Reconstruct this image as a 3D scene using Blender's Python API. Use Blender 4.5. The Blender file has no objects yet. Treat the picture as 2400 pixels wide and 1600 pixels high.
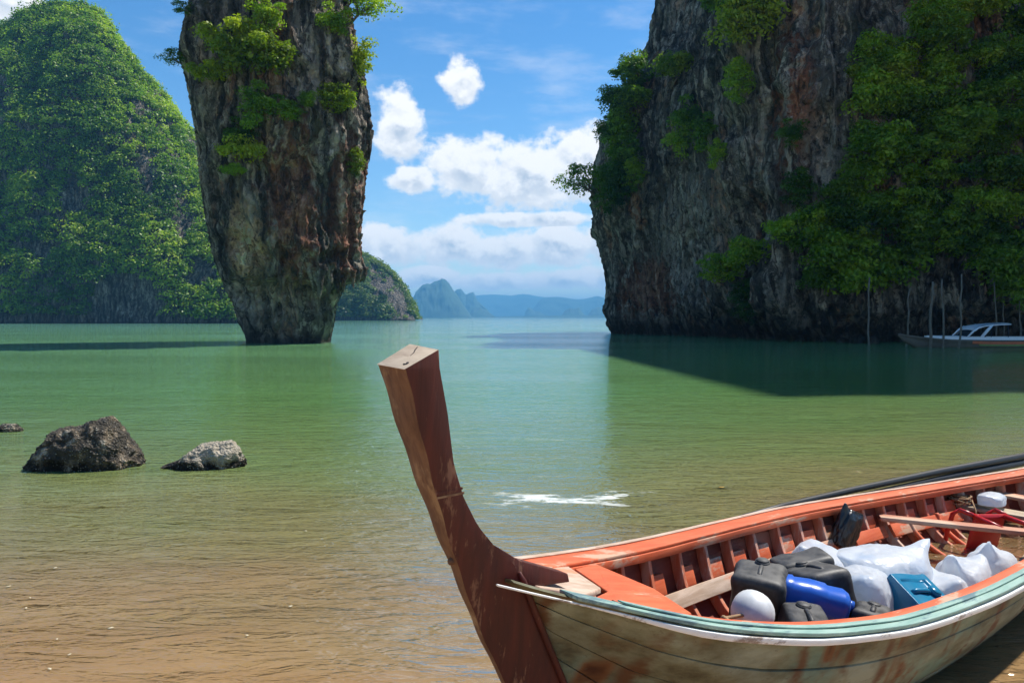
import bpy, bmesh, math, random
import numpy as np
from mathutils import Vector, Matrix, Euler
from mathutils.bvhtree import BVHTree

R = math.radians
SC = bpy.context.scene
COL = SC.collection

# ------------------------------------------------------------------ camera, sky, sun, exposure
F, CAMZ, HOR = 1900.0, 1.6, 743.0            # focal length and horizon row in photo pixels (2400 x 1600)
PITCH = math.atan((800 - HOR) / F)
cam_d = bpy.data.cameras.new('camera')
cam_d.sensor_width = 36.0
cam_d.lens = 36.0 * F / 2400.0
cam_d.clip_start = 0.05
cam_d.clip_end = 60000
cam = bpy.data.objects.new('camera', cam_d)
COL.objects.link(cam)
cam.location = (0, 0, CAMZ)
cam.rotation_euler = (R(90) - PITCH, 0, 0)
SC.camera = cam

SUN_AZ, SUN_EL = 59.0, 57.0                  # clockwise from +Y (straight ahead)
sun_v = Vector((math.sin(R(SUN_AZ)) * math.cos(R(SUN_EL)), math.cos(R(SUN_AZ)) * math.cos(R(SUN_EL)), math.sin(R(SUN_EL))))
sun_d = bpy.data.lights.new('sun', 'SUN')
sun_d.energy = 5.0
sun_d.angle = R(0.5)
sun_d.color = (1.0, 0.955, 0.88)
sun = bpy.data.objects.new('sun', sun_d)
COL.objects.link(sun)
sun.location = (40, 20, 80)
sun.rotation_euler = sun_v.to_track_quat('Z', 'Y').to_euler()

SC.view_settings.view_transform = 'Standard'
SC.view_settings.look = 'None'
SC.view_settings.gamma = 1.0
SC.view_settings.exposure = 0.42
SC.render.engine = 'CYCLES'
cy = SC.cycles
cy.use_denoising = True
cy.max_bounces = 6
cy.diffuse_bounces = 2
cy.glossy_bounces = 2
cy.transmission_bounces = 3
cy.transparent_max_bounces = 12
cy.volume_bounces = 0
cy.caustics_reflective = False
cy.caustics_refractive = False
cy.sample_clamp_indirect = 4.0
cy.use_adaptive_sampling = True
cy.adaptive_threshold = 0.025


# ------------------------------------------------------------------ node helper
class T:
    def __init__(self, nt):
        self.nt = nt
        nt.nodes.clear()

    def put(self, node, key, val):
        s = node.inputs[key]
        if isinstance(val, bpy.types.NodeSocket):
            self.nt.links.new(val, s)
        elif val is not None:
            if hasattr(s, 'default_value'):
                dv = s.default_value
                if hasattr(dv, '__len__') and not isinstance(val, str):
                    val = tuple(val) if hasattr(val, '__len__') else (val,) * len(dv)
                    if len(val) == 3 and len(dv) == 4:
                        val = val + (1.0,)
                s.default_value = val

    def n(self, typ, ins=None, out=0, **props):
        nd = self.nt.nodes.new(typ)
        for k, v in props.items():
            setattr(nd, k, v)
        for k, v in (ins or {}).items():
            self.put(nd, k, v)
        return nd.outputs[out] if out is not None else nd

    def m(self, op, a, b=0.0, c=None, clamp=False):
        ins = {0: a, 1: b}
        if c is not None:
            ins[2] = c
        return self.n('ShaderNodeMath', ins, operation=op, use_clamp=clamp)

    def vm(self, op, a, b=(0, 0, 0)):
        return self.n('ShaderNodeVectorMath', {0: a, 1: b}, operation=op)

    def scale(self, v, s):
        return self.n('ShaderNodeVectorMath', {0: v, 1: s}, operation='MULTIPLY')

    def noise(self, v, scale=1.0, detail=4.0, rough=0.55, dist=0.0, out=0):
        return self.n('ShaderNodeTexNoise', {'Vector': v, 'Scale': scale, 'Detail': detail, 'Roughness': rough, 'Distortion': dist}, out=out)

    def ss(self, x, a, b, lo=0.0, hi=1.0):
        return self.n('ShaderNodeMapRange', {0: x, 1: a, 2: b, 3: lo, 4: hi}, interpolation_type='SMOOTHSTEP')

    def lin(self, x, a, b, lo=0.0, hi=1.0):
        return self.n('ShaderNodeMapRange', {0: x, 1: a, 2: b, 3: lo, 4: hi})

    def ramp(self, x, stops, interp='LINEAR'):
        nd = self.nt.nodes.new('ShaderNodeValToRGB')
        nd.color_ramp.interpolation = interp
        el = nd.color_ramp.elements
        while len(el) < len(stops):
            el.new(0.5)
        for e, (p, c) in zip(el, stops):
            e.position = p
            c = (c, c, c) if not hasattr(c, '__len__') else c
            e.color = tuple(c) + (1.0,)
        self.put(nd, 0, x)
        return nd.outputs[0]

    def mix(self, f, a, b, blend='MIX'):
        return self.n('ShaderNodeMix', {0: f, 6: a, 7: b}, out=2, data_type='RGBA', blend_type=blend)

    def sep(self, v):
        nd = self.n('ShaderNodeSeparateXYZ', {0: v}, out=None)
        return nd.outputs[0], nd.outputs[1], nd.outputs[2]

    def comb(self, x, y, z=0.0):
        return self.n('ShaderNodeCombineXYZ', {0: x, 1: y, 2: z})

    def bump(self, h, strength=0.5, dist=0.05, normal=None):
        return self.n('ShaderNodeBump', {'Height': h, 'Strength': strength, 'Distance': dist, 'Normal': normal})


def new_mat(name):
    m = bpy.data.materials.new(name)
    m.use_nodes = True
    return m, T(m.node_tree)


def out(t, shader, vol=None):
    o = t.nt.nodes.new('ShaderNodeOutputMaterial')
    if shader is not None:
        t.nt.links.new(shader, o.inputs['Surface'])
    if vol is not None:
        t.nt.links.new(vol, o.inputs['Volume'])


def principled(t, col, rough=0.7, normal=None, spec=0.5, **kw):
    ins = {'Base Color': col, 'Roughness': rough, 'Normal': normal, 'Specular IOR Level': spec}
    ins.update(kw)
    return t.n('ShaderNodeBsdfPrincipled', ins)


# ------------------------------------------------------------------ world: Nishita sky and cumulus in the sky
def px_ray(px, py):
    dx, up = (px - 1200) / F, (800 - py) / F
    return Vector((dx, math.cos(PITCH) + up * math.sin(PITCH), -math.sin(PITCH) + up * math.cos(PITCH)))


def px_azel(px, py):
    d = px_ray(px, py).normalized()
    return math.atan2(d.x, d.y), math.asin(d.z)


# clouds: centre and radii, read off the photograph as directions in the sky (angles, so they stay put far away)
CLOUDS = [(1081, 193, 48, 52), (935, 300, 55, 95), (968, 420, 60, 36), (1100, 395, 105, 75), (1225, 420, 150, 85),
          (1350, 385, 120, 95), (1480, 400, 150, 110), (905, 580, 95, 50), (1055, 575, 90, 50), (1180, 590, 105, 46), (1310, 575, 115, 56),
          (1260, 515, 190, 22), (1450, 560, 130, 70), (760, 600, 120, 60), (1000, 650, 90, 26), (1150, 660, 110, 24), (1300, 655, 100, 26), (1440, 650, 120, 34), (20, 5, 90, 36), (-250, 300, 260, 120), (-500, 560, 300, 90),
          (2600, 420, 300, 130), (1900, 560, 260, 90), (600, 640, 240, 50)]
world = bpy.data.worlds.new('World')
SC.world = world
world.use_nodes = True
w = T(world.node_tree)
gen = w.n('ShaderNodeTexCoord', out=0)
dx_, dy_, dz_ = w.sep(gen)
az = w.m('ARCTAN2', dx_, dy_)
el = w.m('ARCSINE', dz_)


P_ = w.comb(az, el)
d_, vb = None, None
for (cx, cyy, rx, ry) in CLOUDS:
    a0, e0 = px_azel(cx, cyy)
    a1, e1 = px_azel(cx + rx * 1.12, cyy - ry * 1.12)
    ia, ie = 1 / (a1 - a0), 1 / (e1 - e0)
    q = w.n('ShaderNodeVectorMath', {0: P_, 1: (ia, ie, 0), 2: (-a0 * ia, -e0 * ie, 0)}, operation='MULTIPLY_ADD')
    ln = w.n('ShaderNodeVectorMath', {0: q}, out=1, operation='LENGTH')
    vy = w.sep(q)[1]
    if d_ is None:
        d_, vb = ln, vy
    else:
        vb = w.n('ShaderNodeMix', {0: w.m('LESS_THAN', ln, d_), 2: vb, 3: vy}, data_type='FLOAT')
        d_ = w.n('ShaderNodeMath', {0: d_, 1: ln, 2: 0.2}, operation='SMOOTH_MIN')
# the rest of the sky: scattered cumulus low all round
g = w.noise(w.comb(az, w.m('MULTIPLY', el, 2.2), 7.3), 5.0, 3.0, 0.5)
band = w.m('MULTIPLY', w.ss(el, 0.02, 0.10), w.ss(el, 0.75, 0.3))
off = w.ss(w.m('ABSOLUTE', az), 0.62, 0.9)
g = w.m('SUBTRACT', w.m('MULTIPLY', w.m('MULTIPLY', w.ss(g, 0.45, 0.7), band), w.m('MULTIPLY', off, 1.2)), 0.62)
body = w.m('MAXIMUM', w.m('SUBTRACT', 1.0, d_), g)
N0 = w.noise(w.comb(az, w.m('MULTIPLY', el, 1.25)), 25.0, 7.0, 0.60)
N1 = w.noise(w.comb(w.m('ADD', az, 0.009), w.m('ADD', w.m('MULTIPLY', el, 1.25), 0.013)), 25.0, 4.0, 0.58)
D0 = w.m('ADD', body, w.m('MULTIPLY', w.m('SUBTRACT', N0, 0.50), 1.7))
alpha = w.ss(D0, -0.06, 0.36)
lit = w.ss(w.m('ADD', w.m('MULTIPLY', w.m('SUBTRACT', N0, N1), 2.0), w.m('MULTIPLY', vb, 0.55)), -0.50, 0.24)
thick = w.ss(D0, 0.10, 0.9)
shade = w.m('SUBTRACT', 1.0, w.m('MULTIPLY', w.m('SUBTRACT', 1.0, lit), w.lin(thick, 0, 1, 0.35, 1.0)))
cloud_col = w.mix(shade, (0.47, 0.56, 0.68), (1.0, 1.0, 1.0))
cir = w.noise(w.comb(w.m('ADD', w.m('MULTIPLY', az, 3.0), el), w.m('MULTIPLY', el, 11.0), 2.0), 2.6, 5.0, 0.6)
cirrus = w.m('MULTIPLY', w.ss(cir, 0.46, 0.80), w.m('MULTIPLY', w.ss(el, 0.7, 0.25), 0.30))
alpha = w.m('MAXIMUM', alpha, cirrus)
low = w.ss(el, 0.10, 0.0)
alpha = w.m('MAXIMUM', alpha, w.m('MULTIPLY', low, 0.14))
sky = w.n('ShaderNodeTexSky', sky_type='NISHITA', sun_disc=False, sun_elevation=R(SUN_EL), sun_rotation=R(SUN_AZ),
          air_density=1.0, dust_density=0.1, ozone_density=3.0, altitude=0.0)
sky_b = w.n('ShaderNodeHueSaturation', {'Saturation': 1.30, 'Color': sky})
bg_sky = w.n('ShaderNodeBackground', {'Color': sky_b, 'Strength': 0.118})
bg_cl = w.n('ShaderNodeBackground', {'Color': cloud_col, 'Strength': 0.86})
wmix = w.n('ShaderNodeMixShader', {0: alpha, 1: bg_sky, 2: bg_cl})
wo = w.nt.nodes.new('ShaderNodeOutputWorld')
w.nt.links.new(wmix, wo.inputs['Surface'])


# ------------------------------------------------------------------ numpy noise and mesh helpers
_rs = np.random.RandomState(7)
_perm = _rs.permutation(256).astype(np.int64)
_perm = np.concatenate([_perm, _perm, _perm])
_g = _rs.normal(size=(256, 3))
_g /= np.linalg.norm(_g, axis=1)[:, None]


def pn(x, y, z):
    x, y, z = np.broadcast_arrays(x, y, z)
    xi, yi, zi = np.floor(x).astype(np.int64), np.floor(y).astype(np.int64), np.floor(z).astype(np.int64)
    xf, yf, zf = x - xi, y - yi, z - zi
    u, v, s = (q * q * q * (q * (q * 6 - 15) + 10) for q in (xf, yf, zf))
    xi, yi, zi = xi & 255, yi & 255, zi & 255
    r = 0
    for a in (0, 1):
        for b in (0, 1):
            for c in (0, 1):
                h = _perm[_perm[_perm[xi + a] + yi + b] + zi + c]
                gv = _g[h]
                dot = gv[..., 0] * (xf - a) + gv[..., 1] * (yf - b) + gv[..., 2] * (zf - c)
                r = r + dot * (u if a else 1 - u) * (v if b else 1 - v) * (s if c else 1 - s)
    return r * 1.5


def fbm(x, y, z, o=4, ridge=False):
    r, a, tot = 0, 1.0, 0
    for i in range(o):
        q = pn(x * 2 ** i + 17.3 * i, y * 2 ** i + 5.1 * i, z * 2 ** i + 9.7 * i)
        if ridge:
            q = 1 - 2 * np.abs(q)
        r = r + a * q
        tot += a
        a *= 0.5
    return r / tot


def interp(x, pts):
    pts = sorted(pts)
    return np.interp(x, [p[0] for p in pts], [p[1] for p in pts])


def raw_mesh(name, V, Fc, smooth=False, mats=(), attr=None):
    """V (n,3); Fc (m,3|4) or a list of polygons"""
    me = bpy.data.meshes.new(name)
    V = np.asarray(V, np.float32)
    if isinstance(Fc, np.ndarray):
        k = Fc.shape[1]
        me.vertices.add(len(V))
        me.vertices.foreach_set('co', V.ravel())
        me.loops.add(Fc.size)
        me.loops.foreach_set('vertex_index', Fc.ravel().astype(np.int32))
        me.polygons.add(len(Fc))
        me.polygons.foreach_set('loop_start', np.arange(0, Fc.size, k, dtype=np.int32))
        me.polygons.foreach_set('loop_total', np.full(len(Fc), k, np.int32))
        me.update(calc_edges=True)
    else:
        me.from_pydata(V.tolist(), [], Fc)
    if smooth:
        me.polygons.foreach_set('use_smooth', np.ones(len(me.polygons), bool))
    if attr is not None:
        at = me.attributes.new('var', 'FLOAT', 'POINT')
        at.data.foreach_set('value', np.asarray(attr, np.float32))
    for m in mats:
        me.materials.append(m)
    me.validate()
    return me


def grid_faces(nu, nv, wrap_u=False):
    i, j = np.meshgrid(np.arange(nu if wrap_u else nu - 1), np.arange(nv - 1), indexing='ij')
    i2 = (i + 1) % nu
    return np.stack([i * nv + j, i2 * nv + j, i2 * nv + j + 1, i * nv + j + 1], -1).reshape(-1, 4)


def link(name, me, parent=None):
    o = bpy.data.objects.new(name, me)
    COL.objects.link(o)
    if parent is not None:
        o.parent = parent
    return o


def empty(name, loc=(0, 0, 0), rz=0.0):
    o = bpy.data.objects.new(name, None)
    COL.objects.link(o)
    o.location = loc
    o.rotation_euler = (0, 0, rz)
    o.empty_display_size = 0.2
    return o


def tag(o, label=None, cat=None, group=None, kind=None):
    if label:
        o['label'] = label
    if cat:
        o['category'] = cat
    if group:
        o['group'] = group
    if kind:
        o['kind'] = kind
    return o


def tube(path, radii, n=6, cap=True):
    """swept tube along path: returns verts, faces (list)"""
    P = [Vector(p) for p in path]
    V, Fs = [], []
    for i, p in enumerate(P):
        d = (P[min(i + 1, len(P) - 1)] - P[max(i - 1, 0)]).normalized()
        a = d.cross(Vector((0, 0, 1)) if abs(d.z) < 0.9 else Vector((1, 0, 0))).normalized()
        b = d.cross(a)
        r = radii[i] if hasattr(radii, '__len__') else radii
        for k in range(n):
            t = 2 * math.pi * k / n
            V.append(p + a * (r * math.cos(t)) + b * (r * math.sin(t)))
    for i in range(len(P) - 1):
        for k in range(n):
            k2 = (k + 1) % n
            Fs.append((i * n + k, i * n + k2, (i + 1) * n + k2, (i + 1) * n + k))
    if cap:
        Fs.append(tuple(range(n))[::-1])
        Fs.append(tuple((len(P) - 1) * n + k for k in range(n)))
    return [tuple(v) for v in V], Fs


def merge(parts):
    V, Fs = [], []
    for v, f in parts:
        o = len(V)
        V += list(v)
        Fs += [tuple(i + o for i in q) for q in f]
    return V, Fs


def box_vf(sx, sy, sz, c=(0, 0, 0)):
    V = [(c[0] + x * sx / 2, c[1] + y * sy / 2, c[2] + z * sz / 2) for x in (-1, 1) for y in (-1, 1) for z in (-1, 1)]
    return V, [(0, 1, 3, 2), (4, 6, 7, 5), (0, 4, 5, 1), (2, 3, 7, 6), (0, 2, 6, 4), (1, 5, 7, 3)]


def bevelled(name, V, Fs, mats, width=0.004, seg=2, smooth=True):
    me = bpy.data.meshes.new(name)
    bm = bmesh.new()
    vs = [bm.verts.new(v) for v in V]
    for f in Fs:
        try:
            bm.faces.new([vs[i] for i in f])
        except ValueError:
            pass
    bmesh.ops.recalc_face_normals(bm, faces=bm.faces)
    if width > 0:
        es = [e for e in bm.edges if len(e.link_faces) == 2 and e.calc_face_angle(0) > R(35)]
        bmesh.ops.bevel(bm, geom=es, offset=width, segments=seg, profile=0.5, affect='EDGES', clamp_overlap=True)
    for f in bm.faces:
        f.smooth = smooth
    bm.to_mesh(me)
    bm.free()
    for m in mats:
        me.materials.append(m)
    if smooth:
        me.set_sharp_from_angle(angle=R(40))
    return me


# ------------------------------------------------------------------ materials
def mat_rock(name, warm=0.5, dark=1.0, tide=1.6, shear=0.0, pale=0.0, zone=None):
    m, t = new_mat(name)
    pos = t.n('ShaderNodeNewGeometry', out=0)
    x, y, z = t.sep(pos)
    wob = t.noise(pos, 0.35, 4.0, 0.6)
    xs = t.m('ADD', t.m('ADD', x, t.m('MULTIPLY', z, shear)), t.m('MULTIPLY', wob, 1.6))
    streak = t.comb(xs, y, t.m('MULTIPLY', z, 0.10))
    n1 = t.noise(streak, 0.95, 9.0, 0.66)
    n2 = t.noise(pos, 1.7, 8.0, 0.68)
    v = t.m('ADD', t.m('MULTIPLY', n1, 0.62), t.m('MULTIPLY', n2, 0.38))
    c = t.ramp(v, [(0.36, (0.012, 0.0115, 0.011)), (0.45, (0.055, 0.052, 0.049)), (0.51, (0.125, 0.118, 0.108)), (0.575, (0.30, 0.275, 0.245)), (0.66, (0.52, 0.47, 0.41))])
    rn = t.noise(t.comb(t.m('ADD', xs, 31.0), y, t.m('MULTIPLY', z, 0.16)), 0.42, 7.0, 0.66)
    rust = t.m('MULTIPLY', t.m('MULTIPLY', t.ss(rn, 0.53, 0.62), t.ss(n2, 0.38, 0.52)), warm)
    rc = t.ramp(n2, [(0.3, (0.10, 0.035, 0.018)), (0.5, (0.30, 0.125, 0.062)), (0.7, (0.50, 0.30, 0.18))])
    c = t.mix(rust, c, rc)
    # dark lichen runs and pale drip runs down the face
    st = t.noise(t.comb(xs, y, t.m('MULTIPLY', z, 0.045)), 1.7, 6.0, 0.62)
    c = t.mix(t.m('MULTIPLY', t.ss(st, 0.53, 0.60), 0.80), c, (0.012, 0.012, 0.012))
    c = t.mix(t.m('MULTIPLY', t.ss(st, 0.455, 0.39), 0.40), c, (0.46, 0.425, 0.375))
    RC = {'pale': [(0.40, (0.07, 0.045, 0.03)), (0.48, (0.40, 0.28, 0.19)), (0.62, (0.80, 0.66, 0.50))],
          'rust': [(0.40, (0.045, 0.018, 0.012)), (0.49, (0.22, 0.085, 0.048)), (0.62, (0.50, 0.28, 0.18))],
          'grey': [(0.40, (0.03, 0.028, 0.025)), (0.49, (0.26, 0.24, 0.21)), (0.60, (0.66, 0.61, 0.54))]}
    for zc, zr, kd, am in zone or ():           # differently weathered patches of the rock: centre, half-size
        q = t.n('ShaderNodeVectorMath', {0: t.vm('MULTIPLY', t.vm('SUBTRACT', pos, zc), tuple(1 / r for r in zr))}, out=1, operation='LENGTH')
        k = t.ss(t.m('ADD', q, t.m('MULTIPLY', t.m('SUBTRACT', t.m('ADD', n1, n2), 1.0), 3.4)), 1.25, 0.55)
        c = t.mix(t.m('MULTIPLY', k, am), c, t.ramp(t.m('ADD', t.m('MULTIPLY', n2, 0.6), t.m('MULTIPLY', n1, 0.4)), RC[kd]))
    lich = t.ss(t.noise(pos, 0.6, 6.0, 0.7), 0.52, 0.66)
    c = t.mix(t.m('MULTIPLY', lich, 0.45), c, (0.045, 0.055, 0.030))
    tl = t.ss(t.m('ADD', z, t.m('MULTIPLY', wob, 0.6)), tide, tide * 0.25)
    c = t.mix(t.m('MULTIPLY', tl, 0.85), c, (0.018, 0.017, 0.015))
    vz = t.comb(t.m('ADD', x, t.m('MULTIPLY', t.m('ADD', wob, n2), 1.3)), t.m('ADD', y, t.m('MULTIPLY', n2, 1.2)), t.m('MULTIPLY', z, 0.13))
    ve = t.n('ShaderNodeTexVoronoi', {'Vector': vz, 'Scale': 1.15}, feature='DISTANCE_TO_EDGE')
    ve2 = t.n('ShaderNodeTexVoronoi', {'Vector': t.vm('ADD', vz, (4.0, 1.0, 0.3)), 'Scale': 3.1}, feature='DISTANCE_TO_EDGE')
    fis = t.m('MULTIPLY', t.ss(ve, 0.09, 0.0), t.ss(n1, 0.40, 0.56))
    c = t.mix(t.m('MULTIPLY', fis, 0.8), c, (0.008, 0.008, 0.008))
    h = t.m('ADD', t.noise(streak, 2.4, 8.0, 0.7), t.noise(pos, 4.0, 7.0, 0.65))
    h = t.m('ADD', h, t.m('ADD', t.m('MULTIPLY', t.ss(ve, 0.0, 0.22), 0.9), t.m('MULTIPLY', t.ss(ve2, 0.0, 0.2), 0.45)))
    nrm = t.bump(h, 1.0, 0.34)
    c = t.mix(1.0, c, (dark * 1.06, dark, dark * 0.90), 'MULTIPLY')
    c = t.n('ShaderNodeVectorMath', {0: c, 1: (0.75, 0.70, 0.62)}, operation='MINIMUM')
    out(t, principled(t, c, 0.9, nrm, 0.2))
    return m


def mat_leaf(name, cols, trans=0.42):
    m, t = new_mat(name)
    va = t.n('ShaderNodeAttribute', out=2, attribute_name='var')
    rnd = t.n('ShaderNodeObjectInfo', out=5)
    f = t.m('ADD', t.m('MULTIPLY', va, 0.72), t.m('MULTIPLY', t.m('SUBTRACT', rnd, 0.25), 0.5), clamp=True)
    k = len(cols) - 1
    c = t.ramp(f, [(i / k, cc) for i, cc in enumerate(cols)])
    d = t.n('ShaderNodeBsdfDiffuse', {'Color': c})
    tc = t.mix(1.0, c, (1.25, 1.5, 0.55), 'MULTIPLY')
    tr = t.n('ShaderNodeBsdfTranslucent', {'Color': tc})
    g = t.n('ShaderNodeBsdfGlossy', {'Color': (0.9, 0.9, 0.9), 'Roughness': 0.42})
    s = t.n('ShaderNodeMixShader', {0: trans, 1: d, 2: tr})
    s = t.n('ShaderNodeMixShader', {0: 0.02, 1: s, 2: g})
    out(t, s)
    return m


def mat_simple(name, col, rough=0.6, noise=0.25, nscale=8.0, bump=0.0, spec=0.5, **kw):
    m, t = new_mat(name)
    oc = t.n('ShaderNodeTexCoord', out=3)
    nz = t.noise(oc, nscale, 6.0, 0.6)
    c = t.mix(t.m('MULTIPLY', t.ss(nz, 0.35, 0.7), noise), col, tuple(x * 0.35 for x in col))
    nrm = t.bump(nz, bump, 0.01) if bump else None
    out(t, principled(t, c, rough, nrm, spec, **kw))
    return m


def mat_wood(name, col, col2, axis=0, rough=0.75, stretch=0.08, worn=None, wornfac=0.5, wscale=6.0, gscale=26.0):
    m, t = new_mat(name)
    oc = t.n('ShaderNodeTexCoord', out=3)
    sc = [1.0, 1.0, 1.0]
    sc[axis] = stretch
    g = t.noise(t.scale(oc, tuple(sc)), gscale, 7.0, 0.65, 0.3)
    b = t.noise(oc, 3.0, 5.0, 0.6)
    c = t.mix(t.ss(t.m('ADD', t.m('MULTIPLY', g, 0.7), t.m('MULTIPLY', b, 0.3)), 0.36, 0.64), col, col2)
    if worn:
        k = t.ss(t.m('ADD', t.noise(t.scale(oc, tuple(0.25 if i == axis else 1.0 for i in range(3))), wscale, 8.0, 0.7), t.m('MULTIPLY', b, 0.25)), 0.70 - 0.12 * wornfac, 0.76 - 0.06 * wornfac)
        c = t.mix(t.m('MULTIPLY', k, 0.9), c, worn)
    nrm = t.bump(t.m('ADD', g, b), 0.35, 0.006)
    out(t, principled(t, c, rough, nrm, 0.35))
    return m


def mat_hull():
    m, t = new_mat('weathered_hull_paint')
    oc = t.n('ShaderNodeTexCoord', out=3)
    x, y, z = t.sep(oc)
    n1 = t.noise(t.scale(oc, (0.5, 1, 1.6)), 5.0, 8.0, 0.65)
    c = t.ramp(n1, [(0.34, (0.065, 0.055, 0.028)), (0.45, (0.14, 0.130, 0.072)), (0.56, (0.20, 0.205, 0.130)), (0.68, (0.28, 0.30, 0.21))])
    teal = t.ss(t.noise(t.scale(oc, (0.6, 1, 1)), 2.3, 5.0, 0.6), 0.52, 0.66)
    c = t.mix(t.m('MULTIPLY', teal, 0.65), c, (0.16, 0.27, 0.20))
    # rust running down from the fastenings: narrow along the hull, long downwards
    st = t.noise(t.comb(t.m('MULTIPLY', x, 7.0), 0.0, t.m('MULTIPLY', z, 1.3)), 1.0, 3.0, 0.5)
    st2 = t.noise(t.comb(t.m('MULTIPLY', x, 3.1), 5.0, t.m('MULTIPLY', z, 5.0)), 1.0, 4.0, 0.6)
    rf = t.m('MULTIPLY', t.ss(st, 0.53, 0.66), t.ss(st2, 0.40, 0.56))
    c = t.mix(t.m('MULTIPLY', rf, 0.85), c, (0.17, 0.055, 0.012))
    rf2 = t.m('MULTIPLY', t.ss(st, 0.61, 0.72), t.ss(st2, 0.48, 0.62))
    c = t.mix(rf2, c, (0.05, 0.014, 0.005))
    # rust weeping from the nail rows at every frame
    ph = t.m('SUBTRACT', t.m('FRACT', t.m('ADD', t.m('MULTIPLY', t.m('SUBTRACT', x, 1.182), 1 / 0.256), t.m('MULTIPLY', t.m('SUBTRACT', n1, 0.5), 0.5))), 0.5)
    nail = t.m('MULTIPLY', t.ss(t.m('ABSOLUTE', ph), 0.17, 0.02), t.ss(st2, 0.44, 0.58))
    c = t.mix(t.m('MULTIPLY', nail, 0.85), c, (0.11, 0.036, 0.010))
    scr = t.noise(t.scale(oc, (0.15, 1, 1)), 60.0, 4.0, 0.7)
    c = t.mix(t.m('MULTIPLY', t.ss(scr, 0.60, 0.68), 0.5), c, (0.10, 0.075, 0.05))
    nrm = t.bump(t.m('ADD', n1, t.m('MULTIPLY', scr, 0.4)), 0.4, 0.01)
    out(t, principled(t, c, 0.72, nrm, 0.3))
    return m


M = {}
M['stack_rock'] = mat_rock('stack_limestone', 0.45, 1.9, 1.3, zone=[((-12.5, 46.5, 8.0), (1.2, 9.0, 5.4), 'rust', 0.6), ((-15.3, 46.5, 5.9), (1.0, 8.0, 2.3), 'pale', 0.9), ((-9.8, 48.0, 8.5), (0.8, 9.0, 4.5), 'rust', 0.6), ((-14.2, 48, 2.6), (3.0, 9, 1.3), 'grey', 0.45)])
M['cliff_rock'] = mat_rock('cliff_limestone', 0.55, 1.9, 2.6, shear=0.12, zone=[((14.6, 68.0, 8.0), (2.1, 12.0, 4.6), 'grey', 0.8), ((17.8, 60.0, 14.5), (0.75, 20.0, 4.8), 'rust', 0.9), ((12.0, 72.0, 4.0), (2.0, 12.0, 2.6), 'rust', 0.6), ((19.4, 55.0, 10.0), (1.6, 14.0, 6.0), 'grey', 0.5)])
M['hill_ground'] = mat_rock('hill_ground', 0.15, 1.1, 1.0)
M['leaf_bright'] = mat_leaf('leaf_yellow_green', [(0.07, 0.115, 0.010), (0.18, 0.245, 0.016), (0.31, 0.37, 0.024), (0.42, 0.455, 0.036)])
M['leaf_mid'] = mat_leaf('leaf_mid_green', [(0.040, 0.090, 0.008), (0.12, 0.225, 0.014), (0.23, 0.36, 0.020), (0.38, 0.47, 0.030)])
M['leaf_dark'] = mat_leaf('leaf_dark_green', [(0.016, 0.042, 0.006), (0.05, 0.115, 0.010), (0.11, 0.20, 0.014), (0.20, 0.30, 0.022)])
M['leaf_hill'] = mat_leaf('leaf_hill', [(0.034, 0.078, 0.012), (0.13, 0.235, 0.020), (0.27, 0.385, 0.030), (0.50, 0.52, 0.055)], 0.45)
M['leaf_isle'] = mat_leaf('leaf_island', [(0.014, 0.036, 0.010), (0.045, 0.092, 0.018), (0.10, 0.165, 0.028), (0.20, 0.25, 0.045)], 0.35)
M['bark'] = mat_simple('bark', (0.13, 0.105, 0.08), 0.9, 0.5, 10, 0.4)
M['boulder'] = None
M['mountain'] = mat_simple('far_mountain_forest', (0.035, 0.075, 0.035), 0.95, 0.4, 0.02)
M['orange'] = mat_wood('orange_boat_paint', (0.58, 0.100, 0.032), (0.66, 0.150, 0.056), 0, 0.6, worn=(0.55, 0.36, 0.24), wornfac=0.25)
M['red_inner_shade'] = mat_wood('red_inner_paint_shade', (0.17, 0.030, 0.016), (0.25, 0.048, 0.022), 0, 0.65, worn=(0.34, 0.12, 0.07), wornfac=0.1)  # red inside paint, darkened to maroon to carry the shade in the bays
M['rib'] = mat_wood('rib_paint', (0.55, 0.14, 0.06), (0.62, 0.26, 0.16), 2, 0.7, worn=(0.62, 0.45, 0.34), wornfac=0.7)
M['teal'] = mat_wood('teal_boat_paint', (0.20, 0.34, 0.28), (0.33, 0.46, 0.38), 0, 0.65, worn=(0.10, 0.17, 0.19), wornfac=0.75, wscale=8)
M['white_rail'] = mat_wood('white_rail_paint', (0.78, 0.77, 0.70), (0.86, 0.85, 0.80), 0, 0.6, worn=(0.25, 0.17, 0.12), wornfac=0.25, wscale=9)
M['pale_board'] = mat_wood('pale_board', (0.42, 0.29, 0.20), (0.62, 0.47, 0.36), 0, 0.75, worn=(0.62, 0.24, 0.13), wornfac=0.4)
M['grey_board'] = mat_wood('grey_board', (0.33, 0.25, 0.165), (0.54, 0.43, 0.30), 1, 0.8, worn=(0.16, 0.11, 0.07), wornfac=0.4)
M['plank_red'] = mat_wood('red_worn_plank', (0.42, 0.17, 0.095), (0.55, 0.28, 0.18), 1, 0.7, worn=(0.60, 0.42, 0.28), wornfac=0.6)
M['stem'] = mat_wood('dark_red_stem', (0.050, 0.0115, 0.008), (0.090, 0.0185, 0.012), 2, 0.6, worn=(0.20, 0.10, 0.06), wornfac=0.12, wscale=14)
M['stem_front'] = mat_wood('light_stem_front', (0.10, 0.045, 0.024), (0.19, 0.098, 0.05), 2, 0.7, worn=(0.30, 0.19, 0.10), wornfac=0.5)  # front face of the stem, a lighter brown than its sides
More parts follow.
